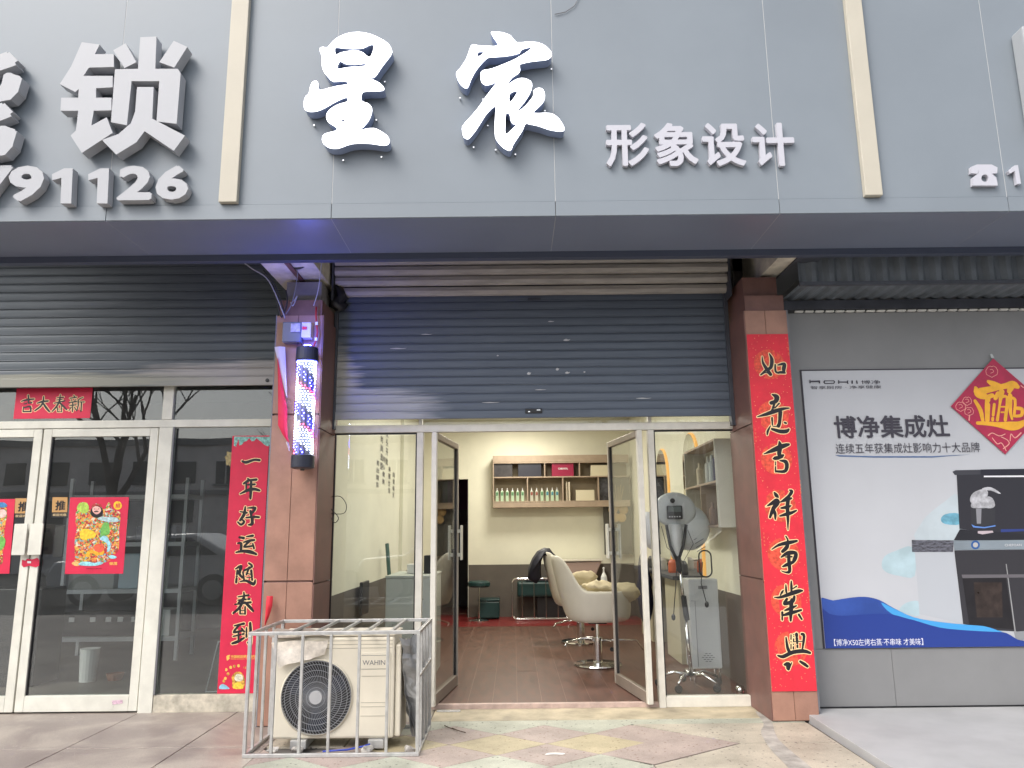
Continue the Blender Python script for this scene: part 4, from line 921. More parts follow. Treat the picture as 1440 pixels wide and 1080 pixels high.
# decorative vase picture at the right of the back wall
t = thing('dried_flower_vase', 'beige flower shaped ornament with dried stalks on a dark panel, right of back wall', 'ornament', (1.60, 6.1, 1.3))
obj('dark_panel', bx(1.45, 1.90, 6.18, 6.23, .95, 2.2), mat('dark olive panel', (.10, .095, .08), .4), t)
for k in range(5):
    a = k * 1.256 + .3; obj('petal', ellipsoid(B(), (1.68 + .09 * math.cos(a), 6.12, 1.62 + .11 * math.sin(a)), (.075, .02, .075), 12, 8), mat('tan felt', (.50, .33, .14), .8), t, smooth=True)
for k in range(5): bm = B(); tube(bm, [(1.66 + .01 * k, 6.12, 1.7), (1.60 + .045 * k, 6.11, 2.02 + .03 * (k % 2))], .006, 5); obj('stalk', bm, mat('dry stalk', (.38, .30, .18), .8), t)
# ---------------- styling chairs
M_seat = mat('cream white leatherette', (.70, .665, .56), .38, 0, .03, 6, .04, 50)
def tub():
    bm = B(); n = 36; prof = []
    def S(t): t = max(0, min(1, t)); return t * t * (3 - 2 * t)
    rings = []
    def plan(a, rx, ry): c, s = math.cos(a), math.sin(a); e = 2 / 2.6; return (rx * abs(c) ** e * (1 if c > 0 else -1), ry * abs(s) ** e * (1 if s > 0 else -1))
    def rim(a):
        d = abs(a - math.pi)                  # 0 at the back
        back = S(1 - (d - .45) / .75); front = S(1 - (math.pi - d - .15) / .55)
        return .30 + .335 * back - .17 * front
    levels = [(.62, 0), (.80, .015), (.90, .06), (.97, .25), (1.0, .6), (1.02, 1.0), (.985, 1.035), (.93, 1.0), (.87, .6), (.82, .35), (.55, .3), (0.05, .31)]
    for sc, hf in levels:
        ring = []
        for k in range(n):
            a = 2 * math.pi * k / n; x, y = plan(a, .335, .31); h = rim(a)
            if hf <= .3 and sc < .9 and hf > .2: z = .145 + .01 * hf
            elif sc in (.82,): z = .155
            else: z = h * hf
            lean = -.115 * S(1 - abs(a - math.pi) / 1.3) * (z / .6) ** 1.1
            ring.append(bm.verts.new((x * sc + lean, y * sc, z)))
        rings.append(ring)
    for A, C in zip(rings, rings[1:]):
        for k in range(n): bm.faces.new((A[k], A[(k + 1) % n], C[(k + 1) % n], C[k]))
    bm.faces.new(rings[0][::-1]); bm.faces.new(rings[-1]); bmesh.ops.recalc_face_normals(bm, faces=bm.faces)
    bmesh.ops.translate(bm, verts=bm.verts, vec=(0, 0, .425)); return bm
ch = thing('styling_chair', 'front white tub styling chair on a round chrome base, facing the right wall', 'chair', (.83, 1.72, 0), R_(4), group='white tub styling chairs')
def lo(name, bm, m, par=None, **k): return obj(name, bm, m, par or ch, local=True, **k)
sb = lo('tub_shell', tub(), M_seat, smooth=True); md = sb.modifiers.new('s', 'SUBSURF'); md.levels = md.render_levels = 1
lo('seat_cushion', ellipsoid(B(), (.03, 0, .59), (.29, .25, .055), 20, 10), M_seat, smooth=True)
bm = B(); lathe(bm, [(.235, 0), (.24, .008), (.235, .02), (.05, .032), (.04, .05)], (0, 0, 0.002), 36); lo('round_base', bm, M_chrome, smooth=False)
bm = B(); lathe(bm, [(.046, .04), (.046, .235), (.054, .237), (.054, .268), (.03, .270)], (0, 0, 0), 20); lo('column_sleeve', bm, M_chrome)
bm = B(); tube(bm, [(0, 0, .265), (0, 0, .415)], .017, 12); lo('piston', bm, M_chrome)
lo('seat_bracket', bx(-.09, .09, -.06, .06, .40, .424), M_black, bev=.005)
bm = B(); tube(bm, [(.04, 0, .24), (.02, .12, .25), (-.12, .17, .24), (-.28, .14, .21), (-.33, 0, .19)], .011, 8); lo('foot_bar', bm, M_chrome, smooth=True)
bm = B(); tube(bm, [(.04, -.02, .24), (.2, -.08, .25), (.38, -.06, .24), (.46, 0, .14)], .010, 8); lo('pump_lever', bm, M_chrome, smooth=True)
bm = B(); lathe(bm, [(.02, -.012), (.022, 0), (.02, .012)], (.13, -.07, .16), 12, 'Y'); lo('lever_knob', bm, M_black)
c2 = dup(ch, (.80, 3.35, 0), R_(8), 'rear white tub styling chair, half hidden, with a black coat on its back')
c2.name = 'styling_chair.001'
# black coat over the back of the rear chair
cpoly = [(-.02, .06), (.05, .04), (.12, -.05), (.17, -.18), (.14, -.19), (.08, -.09), (.02, -.02), (-.05, -.03), (-.08, -.14), (-.07, -.27), (-.12, -.34), (-.24, -.29), (-.22, -.18), (-.16, -.06), (-.10, .02)]
bm = B(); prism(bm, [(.40 + a, 1.05 + b) for a, b in cpoly], 3.18, 3.50, 'Y')
for k in range(5): bmesh.ops.bisect_plane(bm, geom=bm.verts[:] + bm.edges[:] + bm.faces[:], plane_co=(0, 3.22 + k * .055, 0), plane_no=(0, 1, 0))
wiggle(bm, .035, 9, 4)
co = single('black_coat', bm, mat('black cloth', (.012, .012, .022), .55, 0, .3, 20, .3, 40), 'black coat thrown over the back of the rear white chair', 'coat', smooth=True)
# crumpled cloths on the front chair
M_cloth = mat('cream cloth', (.58, .50, .33), .8, 0, .06, 8, .25, 30)
for c, r, sd, lab in (((.86, 1.60, .765), (.19, .14, .045), 3, 'crumpled cream cloth lying over the arms of the front chair'), ((.72, 2.05, .83), (.16, .12, .06), 5, 'rolled cream towel lying behind the front chair arm'), ((1.10, 1.62, .70), (.15, .15, .10), 8, 'bunched cream cloth hanging over the front of the chair arm')):
    bm = ellipsoid(B(), c, r, 28, 16); wiggle(bm, .05, 7, sd); wiggle(bm, .02, 22, sd + 3)
    single('crumpled_cloth', bm, M_cloth, lab, 'cloth', smooth=True)
bm = B(); lathe(bm, [(.035, 0), (.04, .02), (.035, .07), (.012, .12), (.010, .16), (.014, .165), (.01, .18)], (1.05, 2.9, .72), 14); single('spray_bottle', bm, M_white, 'small white spray bottle standing behind the front chair near the station', 'bottle', smooth=False)
# ---------------- right wall: mirrors, station, shelf cupboard
M_mirror = mat('mirror silver', (.80, .80, .77), .02, 1)
M_amber = mat('lit amber strip', (.75, .42, .12), .4, emis=(1, .50, .12), estr=.28)
def mirror(yc, w, zt, label):
    t = thing('arched_mirror', label, 'mirror', (1.93, yc, .8), group='arched mirrors with amber edges on the right wall')
    P = [(yc - w / 2, .85), (yc + w / 2, .85)] + [(yc + w / 2 * math.cos(a * math.pi / 14), zt - w / 2 + w / 2 * math.sin(a * math.pi / 14)) for a in range(15)]
    bm = B(); prism(bm, P, 1.905, 1.929); obj('lit_edge', bm, M_amber, t)
    Q = [(yc + (a - yc) * .93, .85 + (b - .85) * .985 + .01) for a, b in P]; bm = B(); prism(bm, Q, 1.897, 1.904); obj('mirror_glass', bm, M_mirror, t)
    return t
mirror(3.55, .75, 2.35, 'arched mirror with an amber edge further back on the right wall')
mirror(1.95, .7, 2.35, 'arched mirror with an amber edge nearer the street on the right wall')
t = thing('styling_station', 'dark styling station ledge with clutter below the mirrors on the right wall', 'table', (1.75, 2.8, 0))
obj('ledge', bx(1.60, 1.925, 1.65, 4.2, .82, .86), M_slate, t, bev=.004); obj('cupboard', bx(1.66, 1.925, 3.3, 4.1, 0.002, .818), mat('cream chipboard', (.5, .46, .33), .6), t, bev=.004); obj('cupboard', bx(1.66, 1.925, 1.7, 2.4, 0.002, .818), MATS['cream chipboard'], t, bev=.004)
for k, (yy, c, lab) in enumerate(((1.8, (.05, .05, .06), 'black hair dryer body lying on the station ledge'), (2.3, (.5, .1, .03), 'orange red product jar on the station ledge'), (2.9, (.4, .38, .36), 'grey plastic box on the station ledge'), (3.6, (.05, .05, .05), 'black tool box further back on the station ledge'))):
    bm = B(); lathe(bm, [(.05, 0), (.055, .02), (.05, .11), (.03, .14), (.0, .145)], (1.74, yy, .861), 14); single('station_item', bm, mat('item %s' % ['black', 'orange', 'grey', 'soot'][k], c, .4), lab, 'product')
single('blue_gown', wiggle(ellipsoid(B(), (1.52, 2.9, .66), (.09, .13, .40), 20, 16), .03, 8), mat('navy cloth', (.015, .018, .06), .7), 'navy gown hanging beside the styling station behind the right door leaf', 'gown', smooth=True)
t = thing('wall_cupboard', 'grey white wall cupboard with open compartments of bottles on the right wall', 'cupboard', (1.86, .8, 1.33))
cz0, cz1, cy0, cy1, cx0 = 1.335, 2.08, .25, 1.40, 1.725
M_cup = mat('grey white laminate', (.56, .55, .48), .5, 0, .04, 5)
obj('end_panel', bx(cx0, 1.927, cy0 - .018, cy0, cz0 - .005, cz1), M_cup, t); obj('end_panel', bx(cx0, 1.927, cy1, cy1 + .018, cz0, cz1), M_cup, t)
for z in (cz0, (cz0 + cz1) / 2, cz1 - .018): obj('shelf_board', bx(cx0, 1.925, cy0 + .001, cy1 - .001, z, z + .018), M_board, t)
obj('back_board', bx(1.925, 1.9285, cy0, cy1, cz0, cz1), M_cup, t); obj('divider', bx(cx0, 1.924, .80, .816, cz0 + .019, (cz0 + cz1) / 2 - .001), M_board, t)
for k, (yy, zz, h, c, lab) in enumerate(((.62, 1, .27, (.035, .035, .10), 'navy bottle on the upper shelf of the right cupboard, nearest the window'), (.74, 1, .28, (.04, .04, .09), 'second navy bottle on the upper shelf of the right cupboard'), (.88, 1, .25, (.45, .5, .5), 'pale blue bottle on the upper shelf of the right cupboard'), (1.02, 1, .25, (.5, .52, .5), 'whitish bottle beside the pale blue one in the right cupboard'), (1.35, 1, .22, (.55, .5, .4), 'cream bottle at the far end of the upper cupboard shelf'), (.64, 0, .22, (.04, .17, .24), 'blue labelled black bottle on the lower cupboard shelf'), (.95, 0, .2, (.25, .17, .13), 'brown bottle on the lower cupboard shelf'), (1.25, 0, .13, (.03, .03, .03), 'black jar on the lower cupboard shelf'))):
    z = (cz0 if not zz else (cz0 + cz1) / 2) + .0185; bm = B(); lathe(bm, [(.03, 0), (.032, .01), (.032, h * .72), (.014, h * .8), (.014, h), (.0, h + .001)], (1.80, yy - .25, z), 14)
    single('cupboard_bottle', bm, mat('bottle tone %d' % k, c, .3), lab, 'bottle', 'bottles in the right wall cupboard')
# ---------------- reception desk, mop on the left
t = thing('reception_desk', 'plain white reception desk seen through the left window', 'desk', (-.96, 1.1, 0))
obj('front_panel', bx(-1.17, -.745, .90, .925, .012, .905), mat('white board', (.50, .54, .50), .5), t, bev=.004); obj('desk_top', bx(-1.175, -.74, .895, 1.75, .908, .93), MATS['white board'], t, bev=.004)
obj('side_panel', bx(-.765, -.745, .93, 1.74, .012, .905), MATS['white board'], t); obj('side_panel', bx(-1.17, -1.15, .93, 1.74, .012, .905), MATS['white board'], t)
for xx in (-1.1, -.83):
    for zz in (.72, .5): bm = B(); lathe(bm, [(.004, 0), (.005, .002)], (xx, .8975, zz), 8, 'Y'); obj('screw_cap', bm, M_wire, t)
single('card_printer', bx(-.86, -.755, 1.2, 1.4, .932, 1.10), M_black, 'black card printer standing on the white desk behind the door frame', 'printer', bev=.006)
single('tissue_box', bx(-1.02, -.90, 1.2, 1.35, .932, 1.02), M_white, 'small white box on the white desk', 'box', bev=.006)
t = thing('mop', 'mop with a green upper handle and grey head leaning at the left wall', 'mop', (-1.36, 2.4, 0))
bm = B(); tube(bm, [(-1.30, 2.35, .2), (-1.38, 2.45, .78)], .013); obj('lower_handle', bm, M_wire, t)
bm = B(); tube(bm, [(-1.38, 2.45, .78), (-1.43, 2.52, 1.2)], .022); obj('green_grip', bm, mat('dark green plastic', (.03, .10, .07), .4), t)
bm = ellipsoid(B(), (-1.28, 2.3, .14), (.10, .16, .12), 16, 10); wiggle(bm, .03, 12); obj('mop_head', bm, M_wire, t, smooth=True)
t = thing('folding_chair', 'dark folding chair low behind the left window', 'chair', (-1.32, 1.3, 0))
obj('seat', bx(-1.46, -1.19, 1.15, 1.5, .42, .45), M_black, t, bev=.01); obj('backrest', bx(-1.46, -1.43, 1.15, 1.5, .55, .86), M_black, t, bev=.01)
for xx in (-1.45, -1.21):
    for yy in (1.17, 1.47): bm = B(); tube(bm, [(xx, yy, 0.002), (xx, yy, .42)], .011); obj('leg', bm, M_chrome, t)

# ---------------- hair processor on a stand, in the right window
M_gp = mat('silver grey plastic', (.50, .52, .53), .32, 0, .02, 5)
M_gp2 = mat('light grey plastic', (.58, .59, .60), .35)
hp = thing('hair_steamer', 'grey hair steamer head on a chrome stand with star feet in the right window', 'hair steamer', (1.55, .55, 0))
def hz(u, v, y=.55): a = onY(u, v, y); return (a[0], y, a[1])
def hpart(name, bm, m, **k): return obj(name, bm, m, hp, **k)
def shell(c, r, tilt, squash=1, flat=False):
    bm = ellipsoid(B(), (0, 0, 0), r, 28, 18)
    for v in bm.verts:
        if v.co.y < 0 and flat: v.co.y *= .6
    bmesh.ops.transform(bm, matrix=Matrix.Translation(Vector(c)) @ Matrix.Rotation(tilt, 4, 'Y'), verts=bm.verts); return bm
hpart('wing_hood', shell(hz(968, 742, .66), (.19, .12, .20), R_(12)), M_gp, smooth=True)
hpart('wing_hood', shell(hz(914, 746, .72), (.085, .11, .17), R_(-8)), M_gp2, smooth=True)
hpart('head_shell', shell(hz(949, 717, .56), (.185, .10, .155), R_(5), flat=True), M_gp, smooth=True)
yf = .455
a = hz(938, 711, yf); b = hz(961, 730, yf)
hpart('control_panel', bx(a[0], b[0], yf + .01, yf + .035, b[2], a[2]), M_black, bev=.008)
hpart('display', bx(a[0] + .012, b[0] - .012, yf + .006, yf + .0095, (a[2] + b[2]) / 2 + .004, a[2] - .008), mat('lcd grey green', (.10, .12, .115), .3))
for k in range(5): q = Vector((a[0] + .02 + k * .022, yf + .004, b[2] + .022)); bm = B(); lathe(bm, [(.006, 0), (.006, .005)], q, 8, 'Y'); hpart('button', bm, M_gp2)
bm = B(); lathe(bm, [(.02, 0), (.022, .01)], hz(946, 704, .462), 14, 'Y'); hpart('vent_button', bm, M_black)
for k in range(6): q = hz(979 + k * 1.6, 743 + k * 5.5, .60 if k else .60); bm = B(); tube(bm, [(q[0] - .05, .545 + .006 * k, q[2] - .03), (q[0] + .03, .56 + .006 * k, q[2] + .012)], .0035, 5); hpart('vent_slot', bm, M_wire)
bm = B(); lathe(bm, [(.05, .12), (.062, 0), (.05, -.14), (.03, -.18)], hz(950, 757, .52), 20); hpart('neck_cone', bm, M_gp2, smooth=True)
for (u0, v0) in ((937, 738), (965, 738)):
    bm = B(); tube(bm, [hz(u0, v0, .47), hz(u0 + (953 - u0) * .35, 768, .455), hz(953, 790, .49)], .014, 8); hpart('yoke_arm', bm, M_black, smooth=True)
bm = B(); tube(bm, [hz(953, 782, .49), hz(956, 803, .5)], .026, 10); hpart('yoke_socket', bm, M_black)
bm = B(); tube(bm, [hz(956, 800, .5), hz(962, 850, .52)], .013, 10); hpart('upper_pole', bm, M_chrome, smooth=True)
bm = B(); tube(bm, [hz(961, 838, .52), hz(966, 872, .53)], .024, 10); hpart('height_clamp', bm, M_black)
bm = B(); tube(bm, [hz(964, 868, .53), hz(972, 948, .55)], .017, 10); hpart('lower_pole', bm, M_chrome, smooth=True)
hub = Vector(hz(971, 952, .55)); hub.z = .10
for k in range(5):
    a = R_(20 + 72 * k); e = Vector((hub.x + .27 * math.cos(a), hub.y + .27 * math.sin(a), .075))
    m_ = (hub + e) / 2; bm = B(); tube(bm, [hub, (m_.x, m_.y, .125), e], .017, 8, r2=.011); lg = hpart('foot_leg', bm, M_chrome, smooth=True)
    bm = B(); lathe(bm, [(.028, -.012), (.032, -.008), (.032, .008), (.028, .012)], (e.x, e.y, .034), 14, 'Y'); obj('caster', bm, M_rubber, lg)
bm = B(); tube(bm, [hz(967, 745, .5), hz(975, 765, .48), hz(961, 790, .46), hz(938, 770, .46), hz(930, 740, .5)], .003, 5); hpart('power_cord', bm, M_black, smooth=True)
t = thing('salon_trolley', 'tall grey cabinet trolley with a dotted vent behind the steamer stand', 'cabinet', (1.66, .8, 0))
ty = .68; a = hz(963, 816, ty); b = hz(1003, 816, ty)
x0, x1 = 1.54, 1.80
obj('cabinet_body', bx(x0, x1, ty, ty + .24, .13, .885), mat('grey blue enamel', (.46, .47, .48), .4), t, bev=.01)
obj('badge', bx(x0 + .085, x0 + .165, ty - .003, ty - .0005, .80, .828), M_wire, t)
for r in range(5):
    for c in range([2, 3, 4, 3, 2][r]):
        xx = (x0 + x1) / 2 + .01 + (c - ([2, 3, 4, 3, 2][r] - 1) / 2) * .03; bm = bx(xx - .010, xx + .010, ty - .0015, ty - .0003, .19 + r * .016, .194 + r * .016); obj('vent_hole', bm, M_black, t)
bm = B(); tube(bm, [(x0 + .05, ty - .003, .15), (x0 + .05, ty - .003, .70), (x0 + .015, ty - .003, .70)], .0015, 4); obj('door_outline', bm, M_black, t)
bm = B(); tube(bm, rr(x0 + .12, x1 - .03, .9, 1.13, ty + .06, .05), .007, 8, False); obj('handle_loop', bm, M_black, t, smooth=True)
for k, (u, v0, v1) in enumerate(((988, 790, 850), (952, 785, 868))):
    bm = B(); p0 = hz(u, v0, .62); p1 = hz(u + (6 if k == 0 else -5), v1, .60); tube(bm, [p0, hz(u - 2, (v0 + v1) / 2, .60), p1], .004, 6)
    q = single('hanging_plug', bm, M_black, ['black cord with plug hanging over the trolley front', 'black cord with plug hanging left of the stand pole'][k], 'cable', smooth=True)
    bm = B(); ellipsoid(bm, p1, (.018, .018, .028), 10, 8); obj('plug', bm, M_black, q)
for x, y in ((x0 + .02, ty + .03), (x1 - .02, ty + .03), (x0 + .02, ty + .2), (x1 - .02, ty + .2)):
    bm = B(); tube(bm, [(x, y, .001), (x, y, .13)], .012); obj('leg', bm, M_chrome, t)
bm = B(); lathe(bm, [(.03, 0), (.04, .05), (.03, .08), (0, .081)], (1.80, .18, .002), 14); single('steel_cup', bm, M_chrome, 'small shiny metal cup on the floor in the window corner', 'cup', smooth=True)
bm = B(); lathe(bm, [(.028, 0), (.034, .03), (.02, .045), (0, .046)], (1.87, .12, .002), 14); single('round_tin', bm, mat('red and white plastic', (.5, .1, .1), .4), 'small red and white round tin on the floor by the right jamb', 'tin')

# ================================================================== left neighbour: frame, doors, dim room
lf = thing('shopfront_frame', 'worn cream aluminium shopfront frame of the closed left neighbour', 'window frame', (-3.2, 0, PZ))
def lb(name, x0, x1, z0, z1, par=lf, y0=-.03, y1=.03, m=M_aluL, bev=.003): return obj(name, bx(x0, x1, y0, y1, z0, z1), m, par, bev=bev)
lb('lintel_bar', -7.9, -1.845, 2.190, 2.252)
lb('upright_post', -2.915, -2.803, PZ - .005, 2.188, y0=-.036, y1=.036); lb('upright_post', -2.905, -2.82, 2.254, 2.60)
lb('bottom_rail', -2.801, -1.845, PZ, .098, m=mat('stained cream sill', (.50, .46, .37), .6, 0, .28, 11, .1, 50))
lb('side_jamb', -1.865, -1.846, .10, 2.188, m=M_wire)
lb('top_bar', -7.9, -1.845, 2.601, 2.64)
pane('glass_pane', -2.802, -1.866, .10, 2.188, lf, G_dark); pane('glass_pane', -2.819, -1.85, 2.253, 2.60, lf, G_dark); pane('glass_pane', -7.9, -2.906, 2.253, 2.60, lf, G_dark)
lb('glazing_bead', -2.801, -2.785, .10, 2.188, y0=-.042, y1=-.031, m=M_wire)
def ldoor(label, x0, x1, hx):
    t = thing('glass_door_leaf', label, 'door', ((x0 + x1) / 2, 0, 0), group='closed glass door leaves of the left shop')
    z0, z1 = -.018, 2.185
    lb('stile', x0, x0 + .068, z0, z1, t, -.025, .025); lb('stile', x1 - .068, x1, z0, z1, t, -.025, .025)
    lb('top_rail', x0 + .069, x1 - .069, z1 - .065, z1, t, -.025, .025); lb('bottom_rail', x0 + .069, x1 - .069, z0, .10, t, -.025, .025)
    pane('glass_pane', x0 + .067, x1 - .067, .099, z1 - .064, t, G_dark)
    for q in (x0 + .069, x1 - .077): lb('glazing_seal', q, q + .008, .102, z1 - .067, t, -.012, .012, M_black, 0)
    h = lb('push_plate', hx, hx + .105, 1.17, 1.415, t, -.085, -.073)
    mb = bx(hx + .03, hx + .07, -.072, -.026, 1.20, 1.23); box(mb, hx + .03, hx + .07, -.072, -.026, 1.35, 1.38); obj('handle_mount', mb, M_wire, h)
    return t
D1 = ldoor('closed glass door leaf beside the post, with the red figure poster', -3.872, -2.925, -3.865)
D2 = ldoor('closed glass door leaf at the left picture edge', -4.83, -3.885, -3.992)
obj('inner_pull', bx(-3.735, -3.66, .04, .06, 1.15, 1.40), mat('dark wood brown plate', (.10, .075, .055), .5), D1, bev=.003)
ls = thing('dim_shop_room', 'dim unlit room behind the glass doors of the left shop', 'room', (-4.5, 3, 0))
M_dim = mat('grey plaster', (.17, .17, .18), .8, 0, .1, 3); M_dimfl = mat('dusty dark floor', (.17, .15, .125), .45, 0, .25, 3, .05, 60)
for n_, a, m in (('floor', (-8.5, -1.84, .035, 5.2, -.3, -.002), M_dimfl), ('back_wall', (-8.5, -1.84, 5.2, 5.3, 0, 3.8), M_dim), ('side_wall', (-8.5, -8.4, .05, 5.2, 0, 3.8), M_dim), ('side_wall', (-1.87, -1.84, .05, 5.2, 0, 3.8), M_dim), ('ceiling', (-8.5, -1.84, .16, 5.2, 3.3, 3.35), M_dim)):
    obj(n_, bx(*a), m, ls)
# grey steel shelving with boxes
M_rack = mat('pale grey enamel', (.70, .71, .73), .45)
rk = thing('steel_shelving', 'pale steel shelf rack inside the dim left shop', 'shelf', (-4.2, 2.5, 0))
for xx in (-4.95, -3.66):
    for yy in (2.3, 2.72): obj('rack_post', bx(xx, xx + .035, yy, yy + .035, 0.0, 1.95), M_rack, rk)
for z in (.2, .70, 1.2, 1.72): obj('rack_shelf', bx(-4.94, -3.63, 2.31, 2.75, z, z + .045), M_rack, rk)
def bxs(x0, x1, z0, z1, m, label, y0=2.36, y1=2.66, **k): return single('carton', bx(x0, x1, y0, y1, z0, z1), m, label, 'box', bev=.004, **k)
M_cart = mat('off white carton', (.80, .80, .78), .6)
bxs(-3.98, -3.75, .248, .52, M_cart, 'off white carton at the right end of the lowest rack shelf')
q = bxs(-4.93, -4.02, .248, .50, M_black, 'long black crate on the lowest rack shelf')
for xx in (-4.85, -4.62, -4.45, -4.32, -4.17): obj('label', bx(xx, xx + (.10 if xx > -4.2 else .06), 2.355, 2.3585, .40, .45), M_cart, q)
bxs(-4.9, -4.4, .748, 1.05, mat('grey carton', (.40, .40, .38), .6), 'grey carton on the second rack shelf'); bxs(-4.35, -4.02, .748, 1.12, mat('pale blue grey carton', (.50, .62, .68), .6), 'pale blue grey carton on the second rack shelf'); bxs(-3.98, -3.8, .748, 1.08, MATS['grey carton'], 'narrow grey box at the right end of the second rack shelf')
bxs(-4.8, -4.3, 1.248, 1.5, M_cart, 'white carton on the third rack shelf'); bxs(-4.2, -3.75, 1.248, 1.42, M_slate, 'flat dark box on the third rack shelf')
t = thing('metal_frame_stand', 'bent white tube stand behind the left couplet', 'stand', (-2.45, .55, 0))
for yy in (.5, .8): bm = B(); tube(bm, [(-2.15, yy, .44), (-2.52, yy, .42), (-2.60, yy, .02), (-2.15, yy, .02)], .007, 6); obj('tube_frame', bm, M_rack, t)
bm = B(); lathe(bm, [(.07, 0), (.085, .28), (.09, .29), (.08, .29), (.0, .27)], (-3.95, 1.15, 0), 18); single('white_bucket', bm, M_white, 'tall white plastic bucket on the dim shop floor', 'bucket')
bm = B(); lathe(bm, [(.06, 0), (.08, .06), (.0, .05)], (-3.72, 1.2, 0), 14); single('terracotta_bowl', bm, mat('terracotta', (.25, .09, .04), .7), 'small terracotta bowl beside the bucket', 'bowl')
single('black_counter', bx(-5.6, -4.3, .9, 1.3, 0, .85), M_black, 'black counter low at the left behind the glass door', 'counter', bev=.01)

# ---------------- papers on the glass
def paper(name, x0, x1, z0, z1, y, m, label, cat='paper banner', sag=.0015, **k):
    bm = B(); nx, nz = 6, max(6, int((z1 - z0) / .08)); g = [[bm.verts.new((x0 + (x1 - x0) * i / nx, y + sag * math.sin(i * 2.1 + j * .9) * (1 if 0 < i < nx else .3), z0 + (z1 - z0) * j / nz)) for i in range(nx + 1)] for j in range(nz + 1)]
    for j in range(nz):
        for i in range(nx): bm.faces.new((g[j][i], g[j][i + 1], g[j + 1][i + 1], g[j + 1][i]))
    return bm
def brushchar(S, f, y, par, m_ink=M_ink, m_edge=M_goldpale, grow=.0055):
    e = obj('character', sheet(strokes(S, f), y - .0014), m_ink, par)
    obj('gold_edge', sheet(strokes(S, f, grow), y - .0007), m_edge, e); return e
# left couplet on the glass (origins: zoomed crops of the print)
CY = -.006
cp = thing('couplet_banner', 'long magenta red couplet with seven gold edged characters on the left shop window', 'couplet', (-2.17, CY, .10))
cx0, cx1 = -2.318, -2.012
obj('paper', paper('', cx0, cx1, .10, 2.115, CY, None, ''), M_red, cp, smooth=True)
Z6 = zoomY(CY, 315, 610, 9); Z7 = zoomY(CY, 310, 720, 9); Z8 = zoomY(CY, 300, 820, 6.755)
LC = [
 (Z6, [[(230,345,20),(280,362,34),(380,330,28),(450,335,30)]]),
 (Z6, [[(300,565,15),(310,590,35),(250,630,25)],[(300,590,25),(410,580,30)],[(310,645,20),(390,640,25)],[(285,640,25),(280,710,20)],[(205,760,15),(300,715,36),(380,700,36),(450,718,25)],[(345,600,28),(340,720,35),(335,820,25)]]),
 (Z7, [[(315,-65,18),(300,30,38),(250,105,28)],[(250,-5,14),(335,10,24)],[(222,128,20),(262,160,26),(300,122,28),(262,88,14)],[(345,-50,15),(440,-50,32),(395,20,24)],[(380,-10,30),(400,80,34),(400,150,38),(352,162,16)],[(325,72,18),(420,62,28),(490,66,24)]]),
 (Z7, [[(240,320,25),(295,330,32)],[(330,312,15),(410,300,30)],[(295,382,18),(370,362,30),(430,355,24)],[(370,370,28),(300,440,24),(400,430,24)],[(410,400,18),(425,460,24)],[(220,395,20),(262,400,32),(260,480,30)],[(200,510,20),(280,495,32),(380,505,42),(455,535,24)]]),
 (Z7, [[(190,720,15),(260,690,40),(240,780,30),(280,830,26)],[(215,740,24),(200,890,28)],[(360,648,22),(400,690,26),(300,740,24)],[(365,700,26),(330,790,22)],[(390,740,28),(402,860,24)],[(340,780,12),(400,790,12)],[(335,830,12),(400,830,12)],[(285,760,20),(300,860,22)],[(250,880,15),(330,870,28),(420,912,36),(440,860,18)]]),
 (Z8, [[(290,88,13),(290,140,22),(240,185,18)],[(235,130,10),(335,115,18)],[(235,162,12),(345,150,18)],[(205,202,12),(355,182,20)],[(290,140,22),(255,225,24),(190,285,18)],[(300,182,18),(350,230,26),(380,266,16)],[(255,230,15),(255,290,17)],[(302,225,15),(302,292,17)],[(255,258,8),(300,258,8)],[(255,292,11),(300,292,11)]]),
 (Z8, [[(200,405,13),(290,385,22)],[(245,400,18),(195,465,20),(280,450,17)],[(270,430,14),(295,462,16)],[(190,505,13),(290,482,17)],[(240,462,18),(240,545,18)],[(180,572,18),(230,556,26),(292,520,17)],[(315,425,14),(315,510,18)],[(350,380,22),(355,480,26),(350,580,26),(325,560,10)]])]
for f, S in LC: brushchar([[(p[0], p[1], p[2] * 1.1 + 1) for p in q] for q in S], f, CY, cp)
# printed top border and the small print at its foot
P6 = lambda pts: [Z6(*p) for p in pts]
obj('top_border', sheet([P6([(130,35),(595,38),(585,125),(560,160),(530,150),(500,130),(470,100),(440,80),(410,55),(385,90),(350,95),(320,55),(290,90),(250,105),(225,140),(185,150),(160,170),(125,150)])], CY - .001), mat('pale turquoise print', (.22, .46, .42), .5, 0, .45, 55), cp)
P8 = lambda pts: [Z8(*p) for p in pts]
obj('foot_logo', sheet([P8(smoothpoly([(108,725),(130,690),(160,682),(150,705),(158,712),(135,735),(112,732)]))], CY - .001), M_gold, cp)
a, b = Z8(168, 684), Z8(400, 710); obj('foot_lettering', text_bm('中国邮政储蓄银行', a[0], min(b[0], cx1 - .012), b[1], a[1], CY - .0012, .02), M_gold, cp)
a, b = Z8(168, 716), Z8(400, 724); obj('foot_lettering', text_bm('POSTAL SAVINGS BANK OF CHINA', a[0], min(b[0], cx1 - .012), b[1], a[1], CY - .0012, .0), M_gold, cp)
